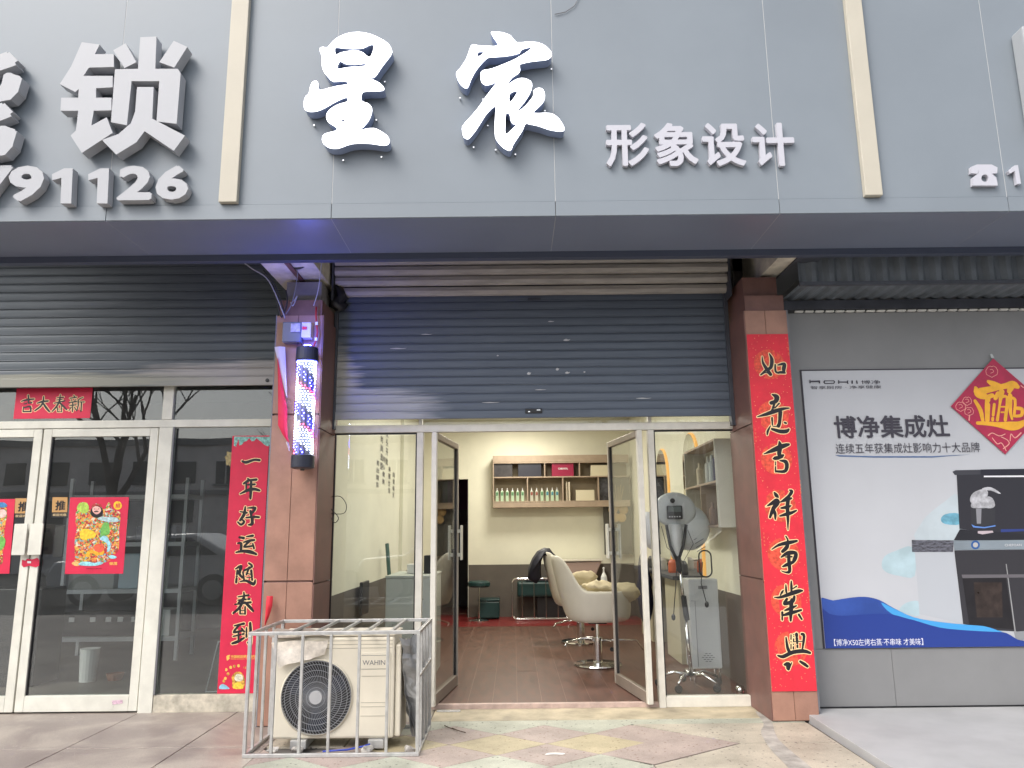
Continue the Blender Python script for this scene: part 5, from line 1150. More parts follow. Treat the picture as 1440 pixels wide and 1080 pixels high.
# plain festive ornament at the foot: round child figure face, cap, cloud and coins
obj('ornament', sheet([P8(smoothpoly([(165,935),(180,880),(215,845),(260,845),(290,885),(300,940),(280,1000),(190,1000)]))], CY - .0008), mat('ochre print', (.55, .30, .05), .5, 0, .6, 60), cp)
obj('ornament_face', sheet([P8(smoothpoly([(200,905),(215,870),(245,862),(275,875),(285,905),(265,930),(220,930)]))], CY - .0014), mat('pale print', (.62, .60, .45), .5, 0, .35, 90), cp)
obj('ornament_robe', sheet([P8(smoothpoly([(190,1000),(205,955),(235,940),(265,955),(285,1000)]))], CY - .0014), mat('yellow print', (.8, .55, .05), .5, 0, .3, 80), cp)
obj('ornament_cloud', sheet([P8(smoothpoly([(58,1005),(65,970),(90,958),(115,968),(140,985),(150,1005)]))], CY - .0014), mat('light blue print', (.25, .50, .65), .5, 0, .25, 40), cp)
for k, (x, y) in enumerate(((122, 822), (140, 862), (115, 905), (100, 930), (165, 800), (200, 790), (240, 785), (300, 800))): obj('ornament_coin', sheet([P8([(x + 13 * math.cos(q), y + 15 * math.sin(q)) for q in [i * .5 for i in range(12)]])], CY - .001), MATS['ochre print'] if k % 2 else M_gold, cp)
# right couplet on the pillar
RY = -.528
cr = thing('couplet_banner', 'long bright red couplet with seven brush characters pasted on the right pillar', 'couplet', (1.98, RY, .18))
rx0, rx1 = 1.828, 2.150
def red_speckle():
    m = M_red2.copy(); m.name = 'gold flecked red paper'; nt = m.node_tree; b = nt.nodes['Principled BSDF']; L = nt.links
    src = b.inputs['Base Color'].links[0].from_socket
    g = N(nt, 'ShaderNodeNewGeometry'); v = N(nt, 'ShaderNodeTexVoronoi'); v.inputs['Scale'].default_value = 42; L.new(g.outputs['Position'], v.inputs[0])
    k = N(nt, 'ShaderNodeMapRange'); k.inputs[1].default_value = .07; k.inputs[2].default_value = .13; k.inputs[3].default_value = 1; k.inputs[4].default_value = 0; L.new(v.outputs['Distance'], k.inputs[0])
    s = N(nt, 'ShaderNodeSeparateColor'); L.new(v.outputs['Color'], s.inputs[0]); gt = N(nt, 'ShaderNodeMath', operation='GREATER_THAN'); gt.inputs[1].default_value = .6; L.new(s.outputs[1], gt.inputs[0])
    mu = N(nt, 'ShaderNodeMath', operation='MULTIPLY'); L.new(k.outputs[0], mu.inputs[0]); L.new(gt.outputs[0], mu.inputs[1])
    mx = N(nt, 'ShaderNodeMix', data_type='RGBA'); L.new(mu.outputs[0], mx.inputs[0]); L.new(src, mx.inputs[6]); mx.inputs[7].default_value = (.85, .45, .18, 1); L.new(mx.outputs[2], b.inputs['Base Color']); return m
M_redsp = red_speckle()
obj('paper', paper('', rx0, rx1, .175, 2.80, RY, None, '', sag=.001), M_redsp, cr, smooth=True)
Z1, Z2, Z3, Z4, Z5 = (zoomY(RY, *o_, 9) for o_ in ((1045, 470), (1050, 590), (1060, 700), (1070, 810), (1070, 880)))
RC = [
 (Z1, [[(240,285,10),(250,360,25),(290,430,38),(345,508,40)],[(330,245,10),(362,320,40),(350,420,38),(290,455,28),(220,515,14)],[(225,512,18),(290,485,10),(350,515,22)],[(405,385,18),(410,470,25),(450,492,20)],[(440,390,15),(520,378,38),(512,440,44),(520,490,20)],[(430,487,15),(480,482,32),(530,490,20)]]),
 (Z1, [[(370,765,18),(425,795,58),(410,850,46),(355,870,44)],[(395,880,24),(360,985,28)],[(180,1045,10),(300,1010,38),(400,975,46),(500,945,34),(582,935,14)],[(455,875,18),(400,935,14)],[(470,985,46),(460,1120,36),(445,1160,44)],[(365,1060,24),(370,1150,14)],[(375,1165,10),(440,1170,12)],[(345,1160,10),(310,1230,26),(305,1272,14)],[(365,1200,28),(465,1230,44),(545,1228,44),(575,1205,26)],[(525,1120,24),(545,1126,20)]]),
 (Z2, [[(410,275,12),(422,330,50),(410,440,46),(445,468,36),(360,490,44)],[(215,436,8),(330,390,46),(420,350,54),(490,325,44),(530,315,30)],[(340,495,24),(400,485,42),(460,452,28)],[(365,535,12),(365,660,18)],[(420,520,14),(490,532,44),(508,590,44),(480,655,36),(375,655,24)]]),
 (Z3, [[(260,-65,20),(285,-30,44),(310,-5,14)],[(450,-98,14),(480,-82,36),(450,-30,34),(410,5,30),(350,40,10)],[(155,110,8),(230,70,38),(290,35,50),(300,70,44),(250,130,46),(205,245,28)],[(250,140,20),(268,200,36),(272,270,18)],[(330,55,12),(420,25,34),(475,5,22)],[(345,130,20),(420,118,38),(470,100,14)],[(330,230,18),(420,205,40),(480,188,34),(537,160,18)],[(440,-5,36),(425,100,44),(430,230,36),(432,405,8)]]),
 (Z3, [[(405,488,16),(430,540,22),(420,620,44),(362,680,36)],[(228,652,12),(310,600,28),(400,575,42),(480,560,38),(545,545,22)],[(345,752,15),(430,700,46),(530,700,40),(515,780,46),(485,820,20)],[(400,750,12),(480,745,20)],[(365,870,18),(430,842,40),(500,812,30)],[(440,700,36),(445,820,40),(452,930,36),(400,942,18),(350,925,10)]]),
 (Z4, [[(243,245,12),(270,200,24),(285,180,10)],[(315,110,12),(318,180,26),(325,220,14)],[(383,65,14),(385,130,28),(385,210,22)],[(400,162,10),(450,130,18)],[(170,268,10),(250,268,28),(400,215,46),(480,190,42),(525,185,18)],[(330,290,28),(298,350,38),(400,320,40),(422,260,28)],[(300,435,14),(370,410,36),(450,375,14)],[(390,300,38),(380,420,46),(375,562,26)],[(270,460,28),(268,555,18)],[(270,500,18),(370,470,40),(510,430,22)],[(480,490,28),(515,545,22)]]),
 (Z5, [[(318,150,18),(335,270,34),(360,330,38)],[(380,115,14),(380,290,14)],[(415,110,14),(410,290,18)],[(450,105,36),(462,270,22)],[(515,105,28),(545,130,32),(524,300,18)],[(425,200,10),(530,195,10)],[(213,375,18),(280,390,38),(400,335,42),(540,320,42),(620,342,28)],[(300,490,28),(345,490,56),(345,545,36),(390,465,10)],[(498,452,28),(550,485,36),(588,512,28)]])]
M_medal = mat('orange brown print', (.68, .075, .04), .55, 0, .30, 45)
for k, (f, S) in enumerate(RC):
    S = [[(p[0], p[1], p[2] * 1.12 + 1.5) for p in q] for q in S]
    pts = [f(p[0], p[1]) for s in S for p in s]; cx_ = (rx0 + rx1) / 2 - .002; cz_ = (min(p[1] for p in pts) + max(p[1] for p in pts)) / 2 + (0, -.01, -.02, .03, .0, .0, .02)[k]
    e = brushchar(S, f, RY - .0006, cr, grow=.006)
    ring = disc(cx_, cz_, .118, .118, 28); obj('medallion', sheet([ring], RY - .0006), M_medal, e)
for (f, x, y, n_) in ((Z1, 570, 185, 3), (Z2, 112, 200, 4), (Z2, 680, 850, 4), (Z3, 130, 525, 4), (Z4, 610, 230, 4)):
    a = f(x - 16, y - 95); b = f(x + 16, y + 95); hh = (a[1] - b[1]) / n_
    for k, chx in enumerate('万事如意'[:n_]): obj('small_character', text_bm(chx, a[0], b[0], a[1] - (k + 1) * hh + .006, a[1] - k * hh - .006, RY - .0016, 0), mat('faint gold print', (.75, .25, .10), .5), cr)
# header scroll
HYy = -.034
hs_ = thing('header_scroll', 'small horizontal red paper with four gold edged characters under the left shutter', 'paper banner', (-3.84, -.006, 2.277))
Zh = zoomY(-.006, 10, 540, 11.077)
a, b = Zh(150, 70), Zh(1290, 530)
obj('paper', paper('', a[0], b[0], b[1], a[1], -.006, None, ''), M_red, hs_, smooth=True)
HS = [[[(330,175,22),(335,240,28),(330,300,22)],[(225,270,18),(300,248,30),(420,235,22)],[(265,312,18),(385,290,26)],[(255,362,18),(250,430,22)],[(265,370,22),(360,352,30),(370,430,26)],[(260,430,24),(370,427,24)]],
 [[(570,195,18),(562,280,32),(520,350,32),(435,415,26)],[(470,300,18),(550,275,32),(640,265,26)],[(570,310,26),(610,370,36),(660,430,26)]],
 [[(830,170,18),(820,260,30)],[(775,215,13),(880,205,20)],[(770,250,13),(860,237,20)],[(735,300,18),(900,262,22)],[(820,250,26),(780,340,30),(705,425,22)],[(820,292,26),(870,340,30),(930,400,22)],[(780,350,17),(790,430,21)],[(850,342,17),(850,430,21)],[(790,390,12),(850,390,12)],[(790,432,14),(850,432,14)]],
 [[(1040,180,17),(1050,200,21)],[(980,222,17),(1080,207,21)],[(1000,240,13),(1010,260,17)],[(1070,237,10),(1055,262,16)],[(965,290,17),(1080,272,24)],[(975,335,17),(1075,325,21)],[(1025,280,21),(1020,430,21)],[(1000,360,17),(965,415,17)],[(1050,360,17),(1075,405,17)],[(1180,210,17),(1110,250,21),(1110,330,21),(1085,420,17)],[(1110,280,17),(1200,280,21)],[(1160,292,21),(1150,430,21)]]]
for S in HS: brushchar(S, Zh, -.006, hs_, grow=.005)

# figure posters
M_multi = None
def multicolour():
    m = bpy.data.materials.new('busy folk print'); m.use_nodes = True; nt = m.node_tree; b = nt.nodes['Principled BSDF']; L = nt.links
    g = N(nt, 'ShaderNodeNewGeometry'); n = N(nt, 'ShaderNodeTexNoise'); n.inputs['Scale'].default_value = 20; L.new(g.outputs['Position'], n.inputs[0])
    ad = N(nt, 'ShaderNodeVectorMath', operation='MULTIPLY_ADD'); ad.inputs[1].default_value = (.06, .06, .06); L.new(n.outputs['Color'], ad.inputs[0]); L.new(g.outputs['Position'], ad.inputs[2])
    v = N(nt, 'ShaderNodeTexVoronoi'); v.inputs['Scale'].default_value = 78; L.new(ad.outputs[0], v.inputs[0]); s = N(nt, 'ShaderNodeSeparateColor'); L.new(v.outputs['Color'], s.inputs[0])
    r = N(nt, 'ShaderNodeValToRGB'); r.color_ramp.interpolation = 'CONSTANT'; cr_ = r.color_ramp
    cols = [(.0, (.45, .02, .03)), (.16, (.75, .42, .06)), (.32, (.10, .32, .07)), (.45, (.60, .30, .05)), (.58, (.30, .05, .03)), (.7, (.15, .40, .42)), (.8, (.75, .16, .05)), (.93, (.70, .62, .45))]
    cr_.elements[0].color = (*cols[0][1], 1); cr_.elements[1].position = .16; cr_.elements[1].color = (*cols[1][1], 1)
    for p, c in cols[2:]: e = cr_.elements.new(p); e.color = (*c, 1)
    L.new(s.outputs[0], r.inputs[0]); L.new(r.outputs[0], b.inputs['Base Color']); b.inputs['Roughness'].default_value = .45; return m
M_multi = multicolour()
pz_ = zoomY(-.006, 0, 690, 7.579)
PSN = [0]
def pset(par, lvl, name, pts, m, sm=True):
    PSN[0] += 1; lvl = lvl + .12 * (PSN[0] % 8); return obj(name, sheet([[pz_(*p) for p in (smoothpoly(pts) if sm else pts)]], -.006 - .0006 * lvl), m, par)
gp = thing('figure_poster', 'red poster of a bearded robed guardian figure on the glass door beside the push plates', 'poster', (-3.37, -.006, 1.01))
obj('paper', sheet([[pz_(*p) for p in ((748,72),(1376,68),(1312,885),(690,888))]], -.006, .0008), M_red, gp)
pset(gp, 1, 'figure_print', [(815,200),(850,130),(930,130),(960,210),(1010,140),(1060,150),(1110,200),(1160,120),(1200,200),(1280,230),(1280,330),(1270,420),(1270,560),(1255,650),(1200,690),(1180,740),(1100,770),(1030,800),(900,800),(800,790),(800,700),(795,600),(800,500),(820,400),(805,330)], M_multi)
def pc(n, c): return mat('print ' + n, c, .45, 0, .3, 60)
pset(gp, 2, 'green_fan', [(820,190),(850,135),(920,130),(950,180),(920,240),(860,230)], pc('lime', (.38, .55, .08)))
pset(gp, 2, 'green_sleeve', [(1070,420),(1110,340),(1160,360),(1170,450),(1130,480),(1080,480)], pc('green', (.15, .42, .08)))
pset(gp, 3, 'beard', [(965,220),(985,180),(1030,160),(1080,180),(1100,225),(1085,270),(1030,290),(980,270)], M_ink)
pset(gp, 4, 'face', [(985,190),(1020,165),(1065,178),(1080,210),(1060,240),(1025,252),(995,228)], pc('pink face', (.80, .42, .36)))
for (x, y) in ((1012, 195), (1052, 195)): pset(gp, 5, 'eye', [(x - 8, y), (x, y - 5), (x + 8, y), (x, y + 5)], M_ink, False)
pset(gp, 5, 'moustache', [(1000,222),(1028,214),(1058,222),(1040,230),(1028,226),(1012,231)], M_ink, False)
pset(gp, 3, 'hat', [(975,175),(1000,140),(1045,150),(1075,145),(1085,175),(1040,165)], pc('dark red', (.4, .03, .03)))
pset(gp, 3, 'armour_belly', [(850,470),(880,410),(960,415),(1020,450),(1010,500),(940,515),(880,525)], pc('bright yellow', (.85, .52, .03)))
pset(gp, 3, 'sash', [(1065,520),(1100,480),(1150,500),(1180,580),(1170,640),(1140,650),(1150,580),(1110,540)], pc('light blue', (.30, .58, .68)))
pset(gp, 3, 'red_ball', [(1000,600),(1040,565),(1100,575),(1110,620),(1080,655),(1020,650)], pc('vermilion', (.75, .10, .05)))
pset(gp, 3, 'gold_tail', [(920,700),(930,650),(980,630),(1060,660),(1110,640),(1100,680),(1040,690),(970,665),(945,710)], pc('orange gold', (.85, .40, .02)))
pset(gp, 3, 'blue_wave_print', [(840,790),(860,765),(930,755),(1010,770),(1060,755),(1105,770),(1050,795),(940,802)], pc('cyan', (.28, .62, .70)))
pset(gp, 3, 'blue_wave_print', [(1160,700),(1190,685),(1245,705),(1220,725),(1180,722)], pc('cyan', (.28, .62, .70)))
pset(gp, 3, 'wave_teeth', [(765,775),(800,755),(840,770),(845,800),(800,800)], pc('orange', (.8, .45, .15)))
pset(gp, 3, 'cloud_print', [(1040,300),(1080,280),(1180,280),(1250,290),(1260,330),(1180,335),(1090,320)], pc('pale blue', (.42, .58, .60)))
pset(gp, 2, 'yellow_seal', [(1255 + 45 * math.cos(k * .5), 158 + 45 * math.sin(k * .5)) for k in range(12)], pc('yellow', (.85, .50, .02)))
def ptxt(par, s, u0, v0, u1, v1, m, bold, lvl=4):
    a, b = pz_(u0, v0), pz_(u1, v1); return obj('lettering', text_bm(s, a[0], b[0], b[1], a[1], -.006 - .0006 * lvl, bold), m, par)
ptxt(gp, '招', 1235, 135, 1278, 182, M_red, .02); ptxt(gp, '徐茂', 1168, 760, 1250, 792, M_gold, .03); ptxt(gp, '年年有余万事兴隆', 920, 824, 1085, 836, mat('dark red print', (.12, .0, .01), .5), 0)
g2 = thing('figure_poster', 'red figure poster on the glass door cut off by the left picture edge', 'poster', (-4.3, -.006, 1.01))
obj('paper', sheet([[pz_(*p) for p in ((-470,92),(162,88),(98,885),(-530,888))]], -.006, .0008), M_red, g2)
pset(g2, 1, 'figure_print', [(-400,150),(-300,120),(-100,130),(50,150),(75,260),(60,350),(45,480),(60,560),(30,650),(20,780),(-120,810),(-350,800),(-410,600)], M_multi)
pset(g2, 2, 'blue_fan', [(0,125),(50,128),(82,165),(40,175),(0,180),(-60,150)], pc('blue', (.05, .20, .42)))
pset(g2, 3, 'face', [(0,210),(40,200),(72,235),(60,275),(10,290),(-30,250)], pc('pale face', (.78, .50, .45)))
pset(g2, 3, 'green_sleeve', [(0,500),(30,490),(60,530),(40,600),(0,640),(-60,600)], MATS['print green'])
for (u0, v0, u1, v1, lab) in ((562, 70, 722, 288, 'small ochre push sign with a black footer between the plates and the figure poster'), (165, 82, 332, 290, 'small ochre push sign with a black footer left of the door plates')):
    t = thing('push_sign', lab, 'sign', (pz_(u0, 0)[0], -.006, pz_(u0, v1)[1]), group='push signs on the left glass doors')
    P = lambda a, b, c, d: [pz_(a, b), pz_(c, b), pz_(c - (d - b) * .03, d), pz_(a - (d - b) * .05, d)]
    obj('board', sheet([P(u0, v0, u1, v0 + 160)], -.008, .0022), mat('ochre sign face', (.50, .28, .10), .45), t); obj('footer', sheet([P(u0 - 8, v0 + 164, u1 - 4, v1)], -.008, .0022), M_black, t)
    ptxt(t, '推', u0 + 36, v0 + 35, u0 + 132, v0 + 140, M_ink, .03, 5); ptxt(t, '欢迎光临', u0 + 2, v0 + 174, u1 - 14, v0 + 200, M_goldpale, 0, 5)
t = thing('red_handle_tag', 'torn little red paper tag below the two push plates', 'tag', (-3.87, -.03, 1.1))
obj('paper', sheet([[pz_(*p) for p in ((255,735),(290,745),(310,722),(360,732),(415,716),(440,740),(435,800),(400,815),(330,800),(270,815),(250,790))]], -.030, .001), M_red, t)
obj('white_slit', sheet([[pz_(312,750), pz_(352,750), pz_(350,772), pz_(310,772)]], -.0312), M_white, t)
q0 = zoomY(-.034, 80, 790, 4.5)
t = thing('pink_sticker', 'tiny white sticker with pink print on the bottom rail of the glass door', 'sticker', (-3.2, -.03, .0))
obj('paper', sheet([[q0(*p) for p in ((345,880),(412,874),(414,896),(348,906))]], -.0275, .001), mat('pink white print', (.6, .42, .5), .5, 0, .4, 90), t); obj('gum_spot', sheet([[q0(340 + 14 * math.cos(k * .6), 922 + 12 * math.sin(k * .6)) for k in range(11)]], -.0275, .001), M_aluL, t)
# gold flower sticker beside the couplet
fz = lambda x, y: Z6(x, y)
obj('gold_flower', sheet([[fz(60 + (44 + 12 * math.sin(k * 2.6)) * math.cos(k * .42), 315 + (92 + 20 * math.sin(k * 2.6)) * math.sin(k * .42)) for k in range(15)]], -.0045), mat('dim gold foil', (.28, .22, .10), .4, .3, .4, 60), cp)

# torn red paper on the pillar edge
TY = -.545
zt_ = zoomY(TY, 340, 340, 4.0)
bm = B()
PTS_w = [(385,488),(403,488),(404,560),(408,620)]
def strip(L, Rr, y0s):
    rows = [(bm_.verts.new((*[onY(*l, y)[0]], y, onY(*l, y)[1])), bm_.verts.new((onY(*((l[0] + r[0]) / 2, (l[1] + r[1]) / 2), y - .022)[0], y - .022, onY(*((l[0] + r[0]) / 2, (l[1] + r[1]) / 2), y)[1])), bm_.verts.new((onY(*r, y)[0], y, onY(*r, y)[1]))) for l, r, y in zip(L, Rr, y0s)]
    for A, C in zip(rows, rows[1:]):
        for k in range(2): bm_.faces.new((A[k], A[k + 1], C[k + 1], C[k]))
t = thing('torn_couplet', 'torn curling red and white paper strip hanging on the left pillar edge', 'torn paper', (-1.77, TY, 1.8))
bm_ = B(); strip([(390,503),(391,540),(391,575),(391,598),(398,612),(405,622)], [(391,505),(399,548),(404,575),(404,600),(405,616),(407,622)], [TY - .012, TY - .02, TY - .016, TY - .02, TY - .01, TY - .006]); obj('red_face', bm_, M_red, t, smooth=True)
bm_ = B(); strip([(386,488),(391,510),(397,535),(402,556)], [(401,488),(402,515),(403,540),(404,560)], [TY - .006, TY - .014, TY - .02, TY - .018]); obj('white_back', bm_, mat('pale paper back', (.60, .55, .60), .7), t, smooth=True)
bm_ = B(); strip([(402,622),(404,628),(406,634)], [(405,620),(407,628),(408,635)], [TY - .01, TY - .006, TY - .004]); obj('white_tip', bm_, MATS['pale paper back'], t)
bm_ = B(); strip([(375,838),(374,850),(373,865),(372,878)], [(384,838),(383,852),(379,866),(373,880)], [-.56, -.575, -.57, -.56]); single('torn_red_paper', bm_, M_red2, 'small torn bright red paper scrap on the lower left pillar behind the cage', 'torn paper', smooth=True)

# ---------------- electrics on the left pillar
el = thing('electrical_box', 'small clear cased breaker box with wires high on the left pillar', 'electrical box', (-1.62, -.56, 2.79))
M_dirtyp = mat('grubby plastic', (.38, .36, .33), .4, 0, .3, 30)
obj('clear_case', bx(-1.765, -1.62, -.60, -.521, 2.76, 2.92), mat('smoky plastic', (.10, .11, .12), .2), el, bev=.006)
obj('relay', bx(-1.70, -1.625, -.612, -.601, 2.835, 2.905), M_dirtyp, el, bev=.004)
obj('breaker', bx(-1.618, -1.545, -.60, -.521, 2.795, 2.915), mat('breaker ivory', (.62, .58, .52), .4), el, bev=.004)
obj('breaker_switch', bx(-1.610, -1.575, -.612, -.6005, 2.855, 2.878), M_red2, el, bev=.002)
for k, c in enumerate((0, 1)): obj('wire_nut', bx(-1.520, -1.500, -.575, -.555, (2.90, 2.775)[k], (2.925, 2.80)[k]), M_white, el, bev=.003)
M_rw = mat('red wire', (.45, .03, .03), .4)
bm = B(); tube(bm, [(-1.52, -.56, 3.05), (-1.518, -.57, 2.98), (-1.51, -.565, 2.90), (-1.50, -.57, 2.84), (-1.51, -.565, 2.78), (-1.53, -.58, 2.71), (-1.57, -.60, 2.69)], .007, 6); obj('red_wire', bm, M_rw, el, smooth=True)
def cable(pts, r, label, m=None, group='loose cables above the left pillar'):
    P = [(onY(u, v, y)[0], y, onY(u, v, y)[1]) for u, v, y in pts]; bm = B(); 
    Q = []
    for i in range(len(P) - 1):
        p0, p1, p2, p3 = (Vector(P[max(i - 1, 0)]), Vector(P[i]), Vector(P[i + 1]), Vector(P[min(i + 2, len(P) - 1)]))
        for j in range(5):
            t = j / 5; Q.append(.5 * (2 * p1 + (p2 - p0) * t + (2 * p0 - 5 * p1 + 4 * p2 - p3) * t * t + (3 * p1 - p0 - 3 * p2 + p3) * t ** 3))
    Q.append(Vector(P[-1])); tube(bm, Q, r, 6)
    return single('loose_cable', bm, m or M_wire, label, 'cable', group, smooth=True)
cable([(298,360,-.62), (335,366,-.6), (355,378,-.6), (378,395,-.58), (398,440,-.57), (400,448,-.56)], .005, 'pale cable sagging from the sign edge down to the left pillar', mat('pale grey cable', (.35, .35, .36), .5))
cable([(397,358,-.7), (403,370,-.68), (417,377,-.66), (430,372,-.68), (437,360,-.7)], .012, 'thick black cable loop under the sign above the left pillar', M_black)
cable([(453,362,-.7), (450,390,-.66), (447,410,-.6), (441,430,-.58)], .0035, 'thin pale cable dropping beside the shutter roll', MATS['pale grey cable'])
cable([(416,358,-.7), (417,374,-.66), (418,390,-.6), (411,425,-.57), (402,442,-.56)], .004, 'thin grey cable hanging down the pillar top')
cable([(384,400,-.56), (390,425,-.56), (396,446,-.56), (404,425,-.56), (402,408,-.56)], .006, 'dark bundled cable loop at the pillar top', M_black)
cable([(370,380,-.6), (383,396,-.58), (392,415,-.57), (400,440,-.56)], .006, 'second dark cable running to the breaker box', M_black)
cable([(413,424,-.56), (418,416,-.56), (412,430,-.56), (409,425,-.56)], .004, 'pale coiled wire end at the pillar top', MATS['pale grey cable'])
bm = B(); ellipsoid(bm, (-1.45, -.15, 3.25), (.07, .09, .12), 16, 10); wiggle(bm, .05, 18)
single('cable_tangle', bm, M_black, 'black lump of tangled wiring between the pillar top and the shutter roll', 'cable', smooth=True)
for pts, r, lab in (([(460,605,-.045), (457,700,-.045), (458,800,-.045), (455,870,-.045)], .004, 'thin black cable running down the left window jamb'), ([(460,700,-.05), (478,698,-.07), (487,710,-.08), (483,722,-.07), (462,722,-.05)], .003, 'loop of black wire on the left window glass'), ([(463,722,-.05), (470,735,-.06), (476,728,-.07), (466,716,-.06)], .003, 'small curled wire end on the left window glass')):
    cable(pts, r, lab, M_black, None)

# ---------------- barber pole
bp_ = thing('barber_pole', 'lit barber pole with spiral rows of white and red lights on the left pillar', 'barber pole', (-1.555, -.62, 1.77))
BX, BY, BR = -1.555, -.635, .068
def bl(name, prof, m, par=bp_, n=28, **k): bm = B(); lathe(bm, prof, (BX, BY, 0), n); return obj(name, bm, m, par, **k)
capm = mat('dark navy cap', (.02, .023, .04), .35)
tc = bl('top_cap', [(.05, 2.71), (.082, 2.70), (.085, 2.60), (.078, 2.595)], capm, bev=.004); bc = bl('bottom_cap', [(.078, 1.885), (.085, 1.88), (.085, 1.79), (.06, 1.782)], capm, bev=.004)
bm = B(); lathe(bm, [(.014, 1.77), (.018, 1.782)], (BX, BY, 0), 12); obj('cap_screw', bm, M_black, bc)
bl('inner_core', [(.058, 1.885), (.058, 2.595)], mat('grey reflector core', (.16, .16, .20), .3, .3))
bm = B(); bx0 = None
for zc in (1.84, 2.65): obj('wall_bracket', bx(BX - .03, BX + .03, BY + .08, -.521, zc - .012, zc + .012), M_black, bp_)
G_tube = glass_mat('clear tube', (.97, .97, 1), .05); 
tb = B(); lathe(tb, [(.0765, 1.886), (.0765, 2.594)], (BX, BY, 0), 32); tb.faces.ensure_lookup_table()
for f in [f for f in tb.faces if len(f.verts) > 4]: tb.faces.remove(f)
obj('clear_tube', tb, G_tube, bp_, smooth=True)
leds = {'w': B(), 'r': B(), 'b': B()}
NR, NC = 34, 18
for j in range(NR):
    z = 1.90 + j * (2.585 - 1.90) / (NR - 1)
    for i in range(NC):
        a = 2 * math.pi * (i + .5 * (j % 2)) / NC
        ph_ = (a / (2 * math.pi) + (z - 1.9) / .29) % 1.0
        c = None
        if ph_ < .42: c = 'w'
        elif ph_ < .52: c = 'r'
        elif ph_ > .93: c = 'w'
        elif .60 < ph_ < .86 and (i + j) % 2 == 0: c = 'b'
        if c is None: continue
        if c == 'r' and j % 17 > 10: c = 'w'
        x, y = BX + BR * math.cos(a), BY + BR * math.sin(a)
        bmesh.ops.create_icosphere(leds[c], subdivisions=1, radius=.0044, matrix=Matrix.Translation((x, y, z)))
for c, col, e in (('w', (.66, .76, 1), 13), ('r', (1, .05, .16), 12), ('b', (.07, .08, 1), 30)):
    q = obj({'w': 'white_lights', 'r': 'red_lights', 'b': 'blue_lights'}[c], leds[c], mat('led ' + c, col, .5, emis=col, estr=e), bp_); q['kind'] = 'stuff'
# the strips behind the lights
for k in range(11):
    a = 2 * math.pi * k / 11; x, y = BX + .0605 * math.cos(a), BY + .0605 * math.sin(a)
    obj('light_strip', bx(-.004, .004, -.001, .001, 1.89, 2.59, M=Matrix.Translation((x, y, 0)) @ Matrix.Rotation(a + math.pi / 2, 4, 'Z')), mat('dark circuit strip', (.06, .06, .10), .4), bp_)
# added blue emitters at the upper cap, there to tint the soffit
rg = B(); lathe(rg, [(.074, 2.588), (.05, 2.586)], (BX, BY, 0), 24); obj('added_blue_ring', rg, mat('added blue glow', (.1, .1, 1), .4, emis=(.08, .10, 1), estr=40), bp_)
bm = B(); lathe(bm, [(.03, 2.7105), (.028, 2.722), (.0, 2.724)], (BX, BY, 0), 16); obj('added_top_glow', bm, MATS['added blue glow'], bp_)
pl_ = bpy.data.lights.new('added_soffit_glow', 'POINT'); pl_.energy = 3.2; pl_.color = (.10, .14, 1); pl_.shadow_soft_size = .03  # added point light, throws a blue glow onto the soffit
plo = bpy.data.objects.new('added_soffit_glow', pl_); COL.objects.link(plo); plo.parent = bp_; plo.location = Vector((BX, BY - .20, 2.86)) - WM[bp_.name].translation
# ---------------- outdoor unit in its cage
ac = thing('outdoor_air_unit', 'ivory outdoor air conditioner unit with round black fan grille inside the metal cage', 'air conditioner', (-1.15, -.95, PZ))
AF = -1.12
obj('casing', bx(-1.545, -.775, AF, AF + .32, .035, .655), M_beigeplas, ac, bev=.014)
a0, a1, azc = -1.27, .286, 0
obj('right_cover', bx(-.775 - .012 + .013, -.735, AF + .02, AF + .31, .04, .60), M_beigeplas, ac, bev=.01)
obj('top_cover', bx(-1.55, -.77, AF - .006, AF + .326, .656, .672), M_beigeplas, ac, bev=.006)
for z in (.628, .605, .582): obj('top_groove', bx(-1.53, -.79, AF - .0012, AF + .002, z - .002, z + .002), mat('groove shade ivory', (.36, .33, .27), .6), ac)
obj('front_panel_edge', bx(-.995, -.80, AF - .006, AF - .0005, .05, .555), M_beigeplas, ac, bev=.004)
for z in (.41, .25, .225, .17): obj('panel_groove', bx(-.985, -.81, AF - .0075, AF - .0062, z - .0015, z + .0015), MATS['groove shade ivory'], ac)
bm = B(); lathe(bm, [(.226, -.012), (.234, -.006), (.234, .001), (.220, .001)], (a0, AF, a1), 48, 'Y'); 
for f in [f for f in bm.faces if len(f.verts) > 4]: bm.faces.remove(f)
obj('fan_surround', bm, M_beigeplas, ac, smooth=True)
bm = B(); lathe(bm, [(.222, -.0015), (.222, -.0008)], (a0, AF, a1), 48, 'Y'); obj('fan_well', bm, M_black, ac)
M_gr = mat('grey grille wire', (.33, .34, .36), .35, .3)
for r_ in (.06, .095, .13, .165, .2, .222):
    bm = B(); tube(bm, [(a0 + r_ * math.cos(k * math.pi / 24), AF - .018, a1 + r_ * math.sin(k * math.pi / 24)) for k in range(49)], .0017, 5, False); obj('grille_ring', bm, M_gr, ac)
gb = B(); n_sp = 72
for k in range(n_sp):
    a = 2 * math.pi * k / n_sp
    tube(gb, [(a0 + r_ * math.cos(a + .5 * (r_ - .04) / .18), AF - .016, a1 + r_ * math.sin(a + .5 * (r_ - .04) / .18)) for r_ in (.038, .08, .12, .16, .2, .224)], .0012, 4, False)
q = obj('grille_wires', gb, M_gr, ac); q['kind'] = 'stuff'
bm = B(); lathe(bm, [(.04, -.024), (.042, -.02), (.042, -.012)], (a0, AF, a1), 28, 'Y'); obj('grille_hub', bm, mat('grey hub', (.40, .40, .41), .4), ac)
